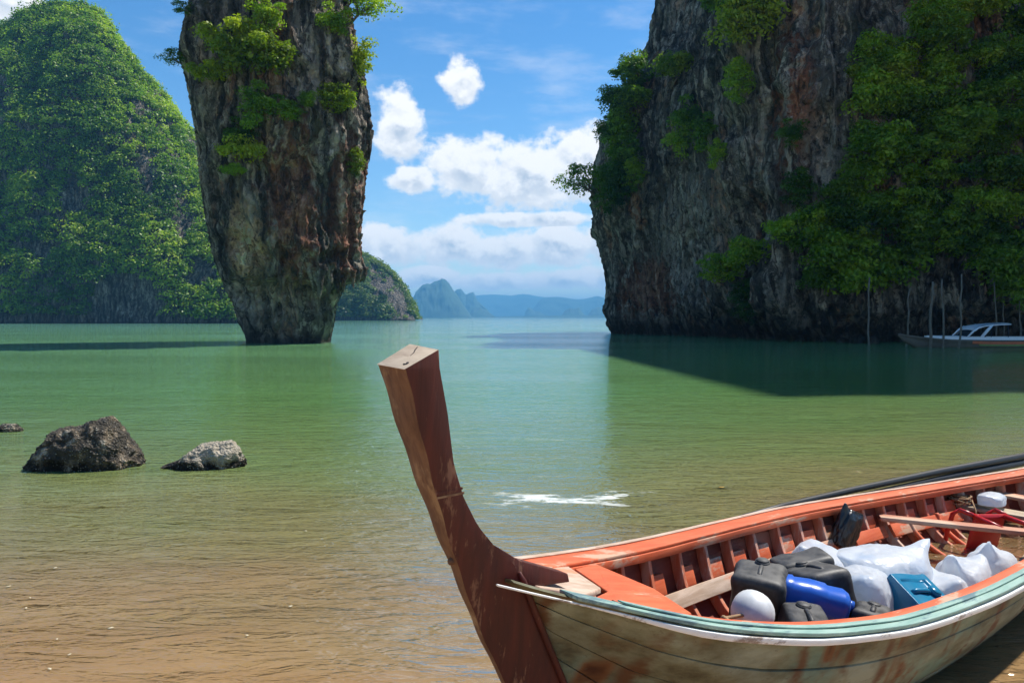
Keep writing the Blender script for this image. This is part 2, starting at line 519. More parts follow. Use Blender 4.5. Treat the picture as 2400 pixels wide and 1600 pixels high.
M['stem_top'] = mat_wood('bare_stem_top', (0.36, 0.27, 0.19), (0.50, 0.40, 0.29), 1, 0.85, worn=(0.22, 0.15, 0.10), wornfac=0.3, stretch=0.3)
M['hull'] = mat_hull()
M['dark_hole'] = mat_simple('dark_hole', (0.02, 0.015, 0.012), 0.9)
def mat_dusty():
    m, t = new_mat('dusty_black_plastic')
    oc = t.n('ShaderNodeTexCoord', out=3)
    nz = t.noise(oc, 9.0, 7.0, 0.65)
    up = t.sep(t.n('ShaderNodeNewGeometry', out=1))[2]
    k = t.m('MULTIPLY', t.ss(t.m('ADD', nz, t.m('MULTIPLY', up, 0.18)), 0.42, 0.80), 0.85)
    c = t.mix(k, (0.018, 0.018, 0.018), (0.12, 0.112, 0.10))
    out(t, principled(t, c, t.lin(nz, 0.3, 0.7, 0.42, 0.7), t.bump(nz, 0.2, 0.01), 0.4))
    return m


M['black_plastic'] = mat_dusty()
M['black_bag'] = mat_simple('black_bag_plastic', (0.012, 0.012, 0.013), 0.28, 0.2, 12.0)
M['blue_plastic'] = mat_simple('blue_plastic', (0.020, 0.115, 0.52), 0.33, 0.2, 9.0, 0.1)
M['teal_plastic'] = mat_simple('teal_plastic', (0.012, 0.19, 0.33), 0.28, 0.2, 9.0, 0.1)
M['white_plastic'] = mat_simple('white_plastic', (0.72, 0.72, 0.69), 0.45, 0.3, 12.0, 0.1)
M['red_plastic'] = mat_simple('red_plastic', (0.55, 0.018, 0.016), 0.35, 0.25, 6.0)
M['rope'] = mat_simple('brown_rope', (0.36, 0.22, 0.11), 0.9, 0.4, 40.0)
M['black_pole'] = mat_simple('black_pole', (0.016, 0.015, 0.014), 0.5, 0.3, 8.0)
M['pole_wood'] = mat_simple('grey_pole_wood', (0.17, 0.15, 0.115), 0.9, 0.5, 5.0, 0.3)
M['navy'] = mat_simple('navy_hull', (0.012, 0.018, 0.035), 0.3, 0.1)
M['boat_white'] = mat_simple('white_gelcoat', (0.80, 0.84, 0.86), 0.3, 0.1)
M['dark_glass'] = mat_simple('dark_windscreen', (0.02, 0.03, 0.04), 0.1, 0.0)
M['grey_hull'] = mat_simple('grey_wood_hull', (0.14, 0.125, 0.10), 0.85, 0.4, 3.0)
M['orange_band'] = mat_simple('orange_band', (0.55, 0.13, 0.045), 0.6, 0.3, 3.0)
M['green_band'] = mat_simple('green_band', (0.16, 0.24, 0.06), 0.6, 0.3, 3.0)
M['pale_leaf'] = mat_simple('pale_dead_leaf', (0.62, 0.54, 0.36), 0.6, 0.3, 30.0)
M['yellow_leaf'] = mat_simple('yellow_leaf', (0.62, 0.36, 0.05), 0.6, 0.3, 30.0)


def mat_bag():
    m, t = new_mat('thin_white_bag')
    oc = t.n('ShaderNodeTexCoord', out=3)
    nz = t.noise(oc, 14.0, 6.0, 0.6)
    wv = t.vm('ADD', oc, t.scale(t.noise(oc, 6.0, 3.0, 0.5, out=1), (0.14, 0.14, 0.14)))
    vo = t.n('ShaderNodeTexVoronoi', {'Vector': wv, 'Scale': 15.0})
    vo2 = t.n('ShaderNodeTexVoronoi', {'Vector': wv, 'Scale': 34.0})
    nrm = t.bump(t.m('ADD', t.m('MULTIPLY', nz, 0.4), t.m('ADD', vo, t.m('MULTIPLY', vo2, 0.3))), 0.24, 0.02)
    c = t.mix(t.ss(t.noise(oc, 6.0, 3.0), 0.45, 0.75), (0.84, 0.86, 0.88), (0.62, 0.74, 0.88))
    p = principled(t, c, 0.38, nrm, 0.5)
    tr = t.n('ShaderNodeBsdfTranslucent', {'Color': (0.8, 0.85, 0.9)})
    out(t, t.n('ShaderNodeMixShader', {0: 0.45, 1: p, 2: tr}))
    return m


M['bag'] = mat_bag()


def mat_boulder():
    m, t = new_mat('barnacled_rock')
    pos = t.n('ShaderNodeTexCoord', out=3)
    x, y, z = t.sep(pos)
    n1 = t.noise(pos, 5.0, 8.0, 0.7)
    vor = t.n('ShaderNodeTexVoronoi', {'Vector': pos, 'Scale': 38.0, 'Randomness': 1.0})
    n2 = t.noise(pos, 16.0, 6.0, 0.7)
    c = t.ramp(n1, [(0.42, (0.008, 0.007, 0.005)), (0.52, (0.026, 0.021, 0.015)), (0.59, (0.13, 0.095, 0.058)), (0.68, (0.48, 0.41, 0.31))])
    barn = t.m('MULTIPLY', t.ss(vor, 0.34, 0.16), t.ss(n2, 0.46, 0.58))
    c = t.mix(t.m('MULTIPLY', barn, 0.75), c, (0.52, 0.47, 0.38))
    topp = t.ss(t.m('ADD', z, t.m('MULTIPLY', t.m('SUBTRACT', n1, 0.5), 0.35)), 0.05, 0.15)
    out_rnd = t.n('ShaderNodeObjectInfo', out=1)
    pale = t.m('MULTIPLY', topp, t.sep(out_rnd)[0])
    c = t.mix(pale, c, t.mix(n2, (0.30, 0.25, 0.175), (0.52, 0.46, 0.36)))
    h = t.m('ADD', t.m('MULTIPLY', vor, -0.6), t.m('ADD', n1, t.m('MULTIPLY', n2, 0.6)))
    out(t, principled(t, c, 0.85, t.bump(h, 1.0, 0.05), 0.3))
    return m


M['boulder'] = mat_boulder()


def mat_sand():
    m, t = new_mat('beach_sand')
    pos = t.n('ShaderNodeNewGeometry', out=0)
    n1 = t.noise(t.scale(pos, (0.5, 1.6, 1)), 1.1, 6.0, 0.6)
    n2 = t.noise(pos, 60.0, 4.0, 0.7)
    c = t.mix(t.ss(n1, 0.35, 0.68), (0.40, 0.23, 0.105), (0.54, 0.35, 0.185))
    c = t.mix(t.m('MULTIPLY', n2, 0.35), c, (0.16, 0.09, 0.045))
    rip = t.noise(t.scale(pos, (0.5, 3.2, 1)), 4.0, 3.0, 0.5)
    out(t, principled(t, c, 0.5, t.bump(t.m('ADD', rip, t.m('MULTIPLY', n2, 0.15)), 0.5, 0.03), 0.4))
    return m


def mat_water():
    m, t = new_mat('bay_water')
    pos = t.n('ShaderNodeNewGeometry', out=0)
    x, y, z = t.sep(pos)
    big = t.noise(t.scale(pos, (0.25, 1, 1)), 0.10, 3.0, 0.5)
    mid = t.noise(t.scale(pos, (0.5, 1, 1)), 0.45, 4.0, 0.55)
    # turbidity: sand stirred up in the shallows, green suspended silt further out
    yy = t.m('ADD', y, t.m('MULTIPLY', t.m('SUBTRACT', mid, 0.5), 5.0))
    yy = t.m('SUBTRACT', yy, t.m('MULTIPLY', t.m('MAXIMUM', x, 0.0), 0.45))
    lg = t.m('LOGARITHM', t.m('MAXIMUM', yy, 1.0), 10.0)
    c = t.ramp(t.m('MULTIPLY', lg, 0.4), [
        (0.4 * math.log10(3.2), (0.46, 0.275, 0.120)), (0.4 * math.log10(4.6), (0.335, 0.245, 0.115)), (0.4 * math.log10(6.5), (0.200, 0.190, 0.070)),
        (0.4 * math.log10(9.5), (0.140, 0.198, 0.064)), (0.4 * math.log10(16), (0.110, 0.228, 0.068)), (0.4 * math.log10(45), (0.122, 0.275, 0.115)), (0.4 * math.log10(160), (0.120, 0.285, 0.200))])
    clear = t.ss(yy, 2.6, 7.5, 0.70, 0.0)
    # ripples, longer across than towards the beach; strength varies in wind streaks
    d1 = t.n('ShaderNodeTexNoise', {'Vector': t.scale(pos, (1.3, 4.2, 1)), 'Scale': 1.0, 'Detail': 4.0, 'Roughness': 0.55, 'Distortion': 0.5})
    d2 = t.n('ShaderNodeTexNoise', {'Vector': t.scale(pos, (5.0, 9.0, 1)), 'Scale': 1.0, 'Detail': 3.0, 'Roughness': 0.6, 'Distortion': 0.8})
    d3 = t.n('ShaderNodeTexNoise', {'Vector': t.scale(pos, (0.45, 1.0, 1)), 'Scale': 1.0, 'Detail': 2.0, 'Roughness': 0.5, 'Distortion': 0.3})
    rg = lambda n: t.m('SUBTRACT', 1.0, t.m('ABSOLUTE', t.m('MULTIPLY', t.m('SUBTRACT', n, 0.5), 3.2)))
    h = t.m('ADD', t.m('ADD', t.m('MULTIPLY', rg(d1), 0.34), t.m('MULTIPLY', rg(d2), 0.12)), t.m('MULTIPLY', d3, 1.1))
    wind = t.ss(big, 0.36, 0.62, 0.55, 1.0)
    nrm = t.n('ShaderNodeBump', {'Height': h, 'Strength': t.m('MULTIPLY', wind, 0.95), 'Distance': t.ss(y, 15.0, 4.0, 0.052, 0.125)})
    fr = t.n('ShaderNodeFresnel', {'IOR': 1.333, 'Normal': nrm})
    fr = t.m('MINIMUM', fr, 0.88)
    gl = t.n('ShaderNodeBsdfGlossy', {'Color': (1, 1, 1), 'Roughness': 0.03, 'Normal': nrm})
    df = t.n('ShaderNodeBsdfDiffuse', {'Color': c, 'Normal': nrm})
    tp = t.n('ShaderNodeBsdfTransparent', {'Color': (0.90, 0.92, 0.84)})
    body = t.n('ShaderNodeMixShader', {0: clear, 1: df, 2: tp})
    s = t.n('ShaderNodeMixShader', {0: fr, 1: body, 2: gl})
    # a little foam where ripples break over the shallow bar
    fx, fy = t.m('SUBTRACT', x, 0.55), t.m('SUBTRACT', y, 7.15)
    warp = t.noise(pos, 1.6, 4.0, 0.6)
    k1 = t.m('ABSOLUTE', t.m('ADD', t.m('SUBTRACT', fy, t.m('MULTIPLY', fx, 0.35)), t.m('MULTIPLY', t.m('SUBTRACT', warp, 0.5), 1.6)))
    k2 = t.m('ABSOLUTE', t.m('ADD', t.m('ADD', fy, t.m('MULTIPLY', fx, 0.42)), t.m('MULTIPLY', t.m('SUBTRACT', mid, 0.45), 2.2)))
    line = t.m('MINIMUM', k1, k2)
    fn = t.noise(t.scale(pos, (1, 2.3, 1)), 5.0, 7.0, 0.74, 0.6)
    reach = t.ss(t.n('ShaderNodeVectorMath', {0: t.comb(fx, t.m('MULTIPLY', fy, 2.2), 0.0)}, out=1, operation='LENGTH'), 1.5, 0.2)
    foam = t.ss(t.m('SUBTRACT', t.m('ADD', fn, t.m('MULTIPLY', reach, 0.26)), t.m('MULTIPLY', line, 1.0)), 0.58, 0.78)
    foam = t.m('MULTIPLY', t.m('MULTIPLY', foam, reach), 0.85)
    fd = t.n('ShaderNodeBsdfDiffuse', {'Color': (0.72, 0.74, 0.70)})
    s = t.n('ShaderNodeMixShader', {0: foam, 1: s, 2: fd})
    out(t, s)
    return m


M['sand'] = mat_sand()
M['water'] = mat_water()

# ------------------------------------------------------------------ setting: sand, water
def graded(lo, hi, fine, n0, n1):
    a = np.linspace(-fine, fine, n0)
    g = np.geomspace(fine, hi, n1)[1:]
    return np.concatenate([-g[::-1], a, g])


def sand_z(x, y):
    yy = y - 0.10 * np.maximum(x, 0)
    z = np.where(yy < 3.1, (3.1 - yy) * 0.045, np.where(yy < 10, -(yy - 3.1) * 0.035, -0.24 - (yy - 10) * 0.07))
    return np.clip(z, -5.0, 2.5) + 0.02 * fbm(x * 0.4, y * 0.9, 0 * x, 3)


gx = graded(0, 12500, 12, 90, 26)
gy = np.concatenate([-np.geomspace(1, 60, 10)[::-1], np.linspace(0, 14, 90), np.geomspace(14, 12500, 30)[1:]])
X, Y = np.meshgrid(gx, gy, indexing='ij')
Z = sand_z(X, Y)
tag(link('sand', raw_mesh('sand', np.stack([X, Y, Z], -1).reshape(-1, 3), grid_faces(len(gx), len(gy)), True, [M['sand']])), kind='structure')
wy = np.concatenate([np.linspace(-8, 14, 30), np.geomspace(14, 12500, 30)[1:]])
X, Y = np.meshgrid(gx[::3] if len(gx[::3]) > 10 else gx, wy, indexing='ij')
tag(link('water', raw_mesh('water', np.stack([X, Y, 0 * X], -1).reshape(-1, 3), grid_faces(X.shape[0], X.shape[1]), True, [M['water']])), kind='structure')

# ------------------------------------------------------------------ hills and far mountains
def ridge(name, prof, D, th, col_n, row_n, amp, nscale, mat, kind='structure', power=1.7, seed=0.0):
    """a hill whose skyline is given in photo pixels; its foot lies on the water at distance D, the crest th metres behind"""
    prof = sorted(prof)
    Dc = D + th
    px = np.linspace(prof[0][0], prof[-1][0], col_n)
    top = interp(px, prof)
    xs = (px - 1200) / F
    top = top + (16 if D < 300 else 6 if D < 1000 else 0)       # the trees stand above the ground line
    zt = np.maximum((HOR - top) / F * Dc + CAMZ * (1 if D < 1000 else 0), 0.0)
    v = np.concatenate([np.linspace(0, 1, row_n), 1 + np.linspace(0, 1, row_n // 3)[1:]])
    U, Vv = np.meshgrid(np.arange(col_n), v, indexing='ij')
    hv = np.where(Vv <= 1, 1 - (1 - np.minimum(Vv, 1)) ** power, 1 - 0.9 * (np.maximum(Vv, 1) - 1) ** 1.5)
    z = zt[U] * hv
    y = D + th * Vv
    x = xs[U] * (D + th * np.minimum(Vv, 1.0))
    nz = fbm(x * nscale + seed, y * nscale, z * nscale, 5)
    nr = fbm(x * nscale * 2.5 + seed, y * nscale, z * nscale * 0.8, 4, True) - 0.3
    fade = np.clip(Vv * 6, 0, 1)
    edge = np.clip(zt[U] / (0.15 * zt.max()), 0, 1)
    y = y - (nz * amp * 1.6 + nr * amp) * fade * np.clip(edge, 0.2, 1)
    z = z + nz * amp * 0.35 * fade * edge * (1 - 0.75 * (np.abs(Vv - 1) < 0.12))
    z = np.where(Vv < 0.001, -2.0, z)
    P = np.stack([x, y, z], -1)
    me = raw_mesh(name, P.reshape(-1, 3), grid_faces(col_n, len(v)), True, [mat])
    o = link(name, me)
    tag(o, kind=kind)
    return o, P, Vv


def leaf_quads(c, nrm, size, rng, aspect=0.55):
    """rhombic leaves: centres c (n,3), normals nrm (n,3)"""
    n = len(c)
    nrm = nrm / (np.linalg.norm(nrm, axis=1)[:, None] + 1e-9)
    a = np.cross(nrm, rng.normal(size=(n, 3)))
    a /= np.linalg.norm(a, axis=1)[:, None] + 1e-9
    b = np.cross(nrm, a)
    s = size[:, None] if hasattr(size, '__len__') else size
    V = np.stack([c + a * s, c + b * s * aspect, c - a * s, c - b * s * aspect], 1).reshape(-1, 3)
    return V, np.arange(4 * n).reshape(n, 4)


def forest(name, P, Vv, mask, n_clump, r0, r1, leaf, per, label, seed, lm='leaf_hill'):
    rng = np.random.RandomState(seed)
    A = np.linalg.norm(np.cross(P[1:, :-1] - P[:-1, :-1], P[:-1, 1:] - P[:-1, :-1]), axis=-1)
    A = A * mask[:-1, :-1]
    pr = (A / A.sum()).ravel()
    idx = rng.choice(len(pr), n_clump, p=pr)
    i, j = np.unravel_index(idx, A.shape)
    f, g = rng.rand(n_clump)[:, None], rng.rand(n_clump)[:, None]
    c = P[i, j] * (1 - f) * (1 - g) + P[i + 1, j] * f * (1 - g) + P[i, j + 1] * (1 - f) * g + P[i + 1, j + 1] * f * g
    rad = rng.uniform(r0, r1, n_clump) * np.where(rng.rand(n_clump) < 0.12, 1.5, 1.0)
    c = c + np.stack([0 * rad, -rad * 0.35, rad * 0.25], -1)
    d = rng.normal(size=(n_clump, per, 3))
    d /= np.linalg.norm(d, axis=2)[..., None]
    d[..., 2] = np.where(d[..., 2] < -0.25, -d[..., 2], d[..., 2])
    lump = 0.7 + 0.45 * rng.rand(n_clump, per, 1)
    pts = c[:, None] + d * lump * rad[:, None, None] * np.array([1, 1, 0.85])
    nr = d * 0.8 + np.array([0, 0, 0.45]) + 0.45 * rng.normal(size=d.shape)
    cv = np.clip(0.5 + 0.9 * fbm(c[:, 0] / 14, c[:, 1] / 14, c[:, 2] / 14, 3) + rng.normal(size=n_clump) * 0.26, 0, 1)
    var = np.clip(cv[:, None] + rng.normal(size=(n_clump, per)) * 0.10, 0, 1)
    V, Fq = leaf_quads(pts.reshape(-1, 3), nr.reshape(-1, 3), (leaf * rng.uniform(0.6, 1.3, n_clump * per)), rng, 0.65)
    o = link(name, raw_mesh(name, V, Fq, False, [M[lm]], np.repeat(var.ravel(), 4)))
    tag(o, label, 'forest', kind='stuff')
    return o


HILL = [(-420, 330), (-260, 210), (-120, 150), (-40, 105), (0, 92), (45, 50), (80, 22), (130, 8), (190, 6), (230, 20), (285, 92), (330, 150), (388, 215), (440, 292), (500, 360),
        (540, 420), (600, 520), (660, 640), (720, 741)]
hill_o, HP, HV = ridge('hill', HILL, 203, 46, 170, 90, 4.2, 1 / 26, M['hill_ground'], seed=3.0)
hn = fbm(HP[..., 0] / 16 + 40, HP[..., 1] / 30, HP[..., 2] / 22, 3)
hz = HP[..., 2]
hpx = 1200 + HP[..., 0] / HP[..., 1] * F
hpy = HOR - (hz - CAMZ) / HP[..., 1] * F
bare = (hn > 0.24) & (HV < 0.9)
for (bx, by, rx, ry) in ((345, 400, 30, 70), (290, 715, 95, 55), (8, 235, 26, 60), (430, 520, 22, 60), (140, 560, 16, 60)):
    q = ((hpx - bx) / rx) ** 2 + ((hpy - by) / ry) ** 2 + 1.0 * hn
    bare |= q < 0.8
mask = (~bare).astype(float) * 0.97 + 0.03
mask *= (HV < 1.25) * (hz > 0.2)
forest('hill_forest', HP, HV, mask, 5600, 1.0, 2.3, 0.34, 76, 'dense green jungle covering the tall hill behind the sea stack', 11)

ISLE = [(640, 742), (700, 640), (760, 590), (800, 585), (857, 598), (885, 612), (915, 635), (940, 665), (955, 690), (968, 715), (974, 742)]
isle_o, IP, IV = ridge('island', ISLE, 380, 40, 110, 50, 4.5, 1 / 26, M['hill_ground'], seed=9.0)
inn = fbm(IP[..., 0] / 14, IP[..., 1] / 25, IP[..., 2] / 30, 3)
ipx = 1200 + IP[..., 0] / IP[..., 1] * F
mask = np.where((inn > -0.02) & (ipx > 862) & (IV < 0.8), 0.05, 1.0) * (IV < 1.2) * (IP[..., 2] > 0.2)
forest('island_forest', IP, IV, mask, 3600, 1.0, 2.2, 0.46, 52, 'green forest on the low island seen behind the sea stack', 12, 'leaf_isle')

MOUNTS = [
    ('mountain', [(955, 744), (968, 700), (975, 683), (990, 668), (1000, 664), (1010, 665), (1018, 660), (1030, 656), (1036, 652), (1044, 654), (1052, 662), (1062, 678), (1072, 690), (1085, 712), (1098, 730), (1104, 744)], 3000, 240, 16),
    ('mountain', [(1050, 744), (1060, 690), (1070, 678), (1080, 676), (1092, 690), (1102, 686), (1110, 684), (1120, 705), (1140, 722), (1155, 740), (1160, 744)], 3900, 260, 16),
    ('mountain', [(1095, 744), (1110, 722), (1125, 718), (1145, 730), (1165, 744)], 3500, 200, 10),
    ('mountain', [(1080, 744), (1110, 692), (1150, 690), (1200, 693), (1225, 688), (1260, 694), (1300, 700), (1400, 705), (1500, 690), (1560, 744)], 6000, 500, 25),
    ('mountain', [(1235, 744), (1262, 706), (1275, 697), (1300, 695), (1330, 698), (1350, 701), (1370, 700), (1400, 693), (1420, 699), (1470, 690), (1540, 744)], 5000, 400, 20),
    ('mountain', [(1312, 744), (1325, 726), (1336, 721), (1345, 724), (1356, 719), (1362, 728), (1372, 740), (1378, 744)], 3700, 160, 12),
    ('mountain', [(1374, 744), (1388, 724), (1400, 719), (1412, 720), (1425, 730), (1440, 744)], 3900, 160, 12),
    ('mountain', [(1228, 744), (1232, 728), (1238, 719), (1246, 722), (1254, 730), (1262, 728), (1278, 738), (1284, 744)], 4300, 140, 10),
    ('mountain', [(1110, 744), (1130, 741.4), (1250, 740), (1300, 738.8), (1400, 738.5), (1480, 739), (1520, 744)], 3400, 120, 4),
]
for i, (nm, prof, D, th, amp) in enumerate(MOUNTS):
    ridge(nm, prof, D, th, 90, 30, amp, 1 / (amp * 5.0), M['mountain'], power=2.2, seed=i * 7.7)

# ------------------------------------------------------------------ the sea stack
SK_C = Vector((-14.2, 51.6, 0))
SK_L = [(0, 454), (61, 437), (133, 424), (163, 434), (204, 444), (265, 454), (326, 464), (408, 470), (490, 480), (551, 490), (602, 500), (653, 518), (673, 526), (714, 546), (755, 558), (785, 573), (803, 577), (830, 572)]
SK_R = [(0, 816), (61, 832), (133, 847), (163, 857), (204, 862), (265, 872), (326, 876), (408, 862), (490, 853), (551, 848), (602, 850), (640, 862), (656, 858), (668, 812), (714, 790), (755, 785), (785, 778), (803, 775), (830, 780)]
mpp = SK_C.y / F


def stack_mesh():
    nu, nv = 560, 470
    zb = np.linspace(-1.6, 30.0, nv)
    py = HOR - (zb - CAMZ) / mpp
    py_c = np.clip(py, 0, 830)
    L, Rr = interp(py_c, SK_L), interp(py_c, SK_R)
    # above the frame the pillar rounds off
    over = np.clip((zb - 23.0) / 7.0, 0, 1)
    hw = (Rr - L) / 2 * mpp * np.sqrt(np.maximum(1 - over ** 2.2, 0.0))
    cxm = ((Rr + L) / 2 - 1200) * mpp - SK_C.x
    th = np.linspace(0, 2 * math.pi, nu, endpoint=False)
    TH, ZZ = np.meshgrid(th, zb, indexing='ij')
    HW = hw[None, :] + 0 * TH
    ct, st = np.cos(TH), np.sin(TH)
    sup = (np.abs(ct) ** 2.6 + np.abs(st) ** 2.6) ** (-1 / 2.6)
    ry = 0.82
    x, y = HW * sup * ct, HW * sup * st * ry
    wz = ZZ + 0.8 * fbm(x * 0.25, y * 0.25, ZZ * 0.2 + 9, 3)
    flute = fbm(x * 0.62 + 3, y * 0.62, wz * 0.085, 6, True) - 0.25
    cave = np.clip(fbm(x * 0.42 + 11, y * 0.42, ZZ * 0.20 + 5, 3) - 0.10, 0, 1)
    lumps = fbm(x * 0.30, y * 0.30 + 7, ZZ * 0.22, 4)
    fine = fbm(x * 2.2, y * 2.2, ZZ * 0.9, 4, True) - 0.2
    # overhanging shelves: sudden steps in the radius, leaning with noise
    st_z = ZZ * 0.19 + 0.7 * fbm(x * 0.22 + 5, y * 0.22, ZZ * 0.08, 3)
    step = st_z - np.floor(st_z)
    shelf = (np.clip(step / 0.16, 0, 1) - step) * 0.62
    side = 1 - 0.55 * np.abs(ct) ** 4
    d = (flute * 1.05 + lumps * 1.0 + shelf * 1.0 - cave * 2.2) * side + fine * 0.30
    d *= np.clip((ZZ + 0.2) / 2.2, 0.25, 1.0) * np.clip(HW / 2.5, 0.2, 1)
    # the undercut below the curtain of stalactites, deeper at the front and right
    under = np.exp(-((ZZ - 3.0) / 1.3) ** 2) * np.clip(0.35 - 0.65 * st + 0.35 * ct, 0, 1)
    d -= under * 0.55
    k = 1 + d / np.maximum(np.hypot(x, y), 0.5)
    x, y = x * k, y * k
    ca, sa = 0.964, 0.266
    x = x + cxm[None, :]
    ker = np.ones(7) / 7
    pad = lambda a: np.convolve(np.pad(a, 3, mode='edge'), ker, mode='valid')
    cols = np.arange(nv)
    for _ in range(4):                          # fit the outline to the one measured in the photograph
        X = SK_C.x + x * ca - y * sa
        Yv = SK_C.y + x * sa + y * ca
        ppx = 1200 + F * X / Yv
        ppy = HOR - (ZZ - CAMZ) / Yv * F
        il, ir = ppx.argmin(0), ppx.argmax(0)
        yl, yr = np.clip(ppy[il, cols], 0, 830), np.clip(ppy[ir, cols], 0, 830)
        shr = np.sqrt(np.maximum(1 - over ** 2.2, 0.0))
        tl, tr = interp(yl, SK_L), interp(yr, SK_R)
        tm = (tl + tr) / 2
        tl, tr = tm + (tl - tm) * shr, tm + (tr - tm) * shr
        el = pad((tl - ppx[il, cols]) * Yv[il, cols] / F)
        er = pad((tr - ppx[ir, cols]) * Yv[ir, cols] / F)
        xl, xr = x[il, cols], x[ir, cols]
        f = np.clip((x - xl) / np.maximum(xr - xl, 0.05), 0, 1)
        x = x + el * (1 - f) + er * f
    X = SK_C.x + x * ca - y * sa
    Yv = SK_C.y + x * sa + y * ca
    V = np.stack([X, Yv, ZZ], -1).reshape(-1, 3)
    V = np.concatenate([V, [[SK_C.x, SK_C.y, 30.4]]])
    Fq = grid_faces(nu, nv, True)
    top = len(V) - 1
    capf = np.array([[i * nv + nv - 1, ((i + 1) % nu) * nv + nv - 1, top, top] for i in range(nu)])
    return V, Fq, capf[:, :3]


V, Fq, capf = stack_mesh()
allf = np.concatenate([np.stack([Fq[:, 0], Fq[:, 1], Fq[:, 2]], 1), np.stack([Fq[:, 0], Fq[:, 2], Fq[:, 3]], 1), capf])
stack_me = raw_mesh('sea_stack', V, allf, True, [M['stack_rock']])
stack_o = link('sea_stack', stack_me)
tag(stack_o, 'tall limestone sea stack, broad above and narrow at the undercut foot, standing in the bay', 'sea stack')
BV_STACK = BVHTree.FromPolygons([tuple(v) for v in V], [tuple(f) for f in allf])

# ------------------------------------------------------------------ the cliff on the right
CONT = [(9.4, 77.0), (11.2, 73.6), (13.6, 71.0), (15.6, 66.5), (15.9, 60.0), (16.4, 54.6), (18.4, 52.2), (21.3, 51.2), (24.6, 50.6), (30.4, 49.4), (40.0, 46.5), (55.0, 40.0), (75, 40), (92, 60), (85, 95), (50, 104), (24, 98), (13, 88), (10.2, 81.5)]


def chaikin(p, n):
    p = np.array(p, float)
    for _ in range(n):
        q = np.roll(p, -1, 0)
        p = np.stack([0.75 * p + 0.25 * q, 0.25 * p + 0.75 * q], 1).reshape(-1, 2)
    return p


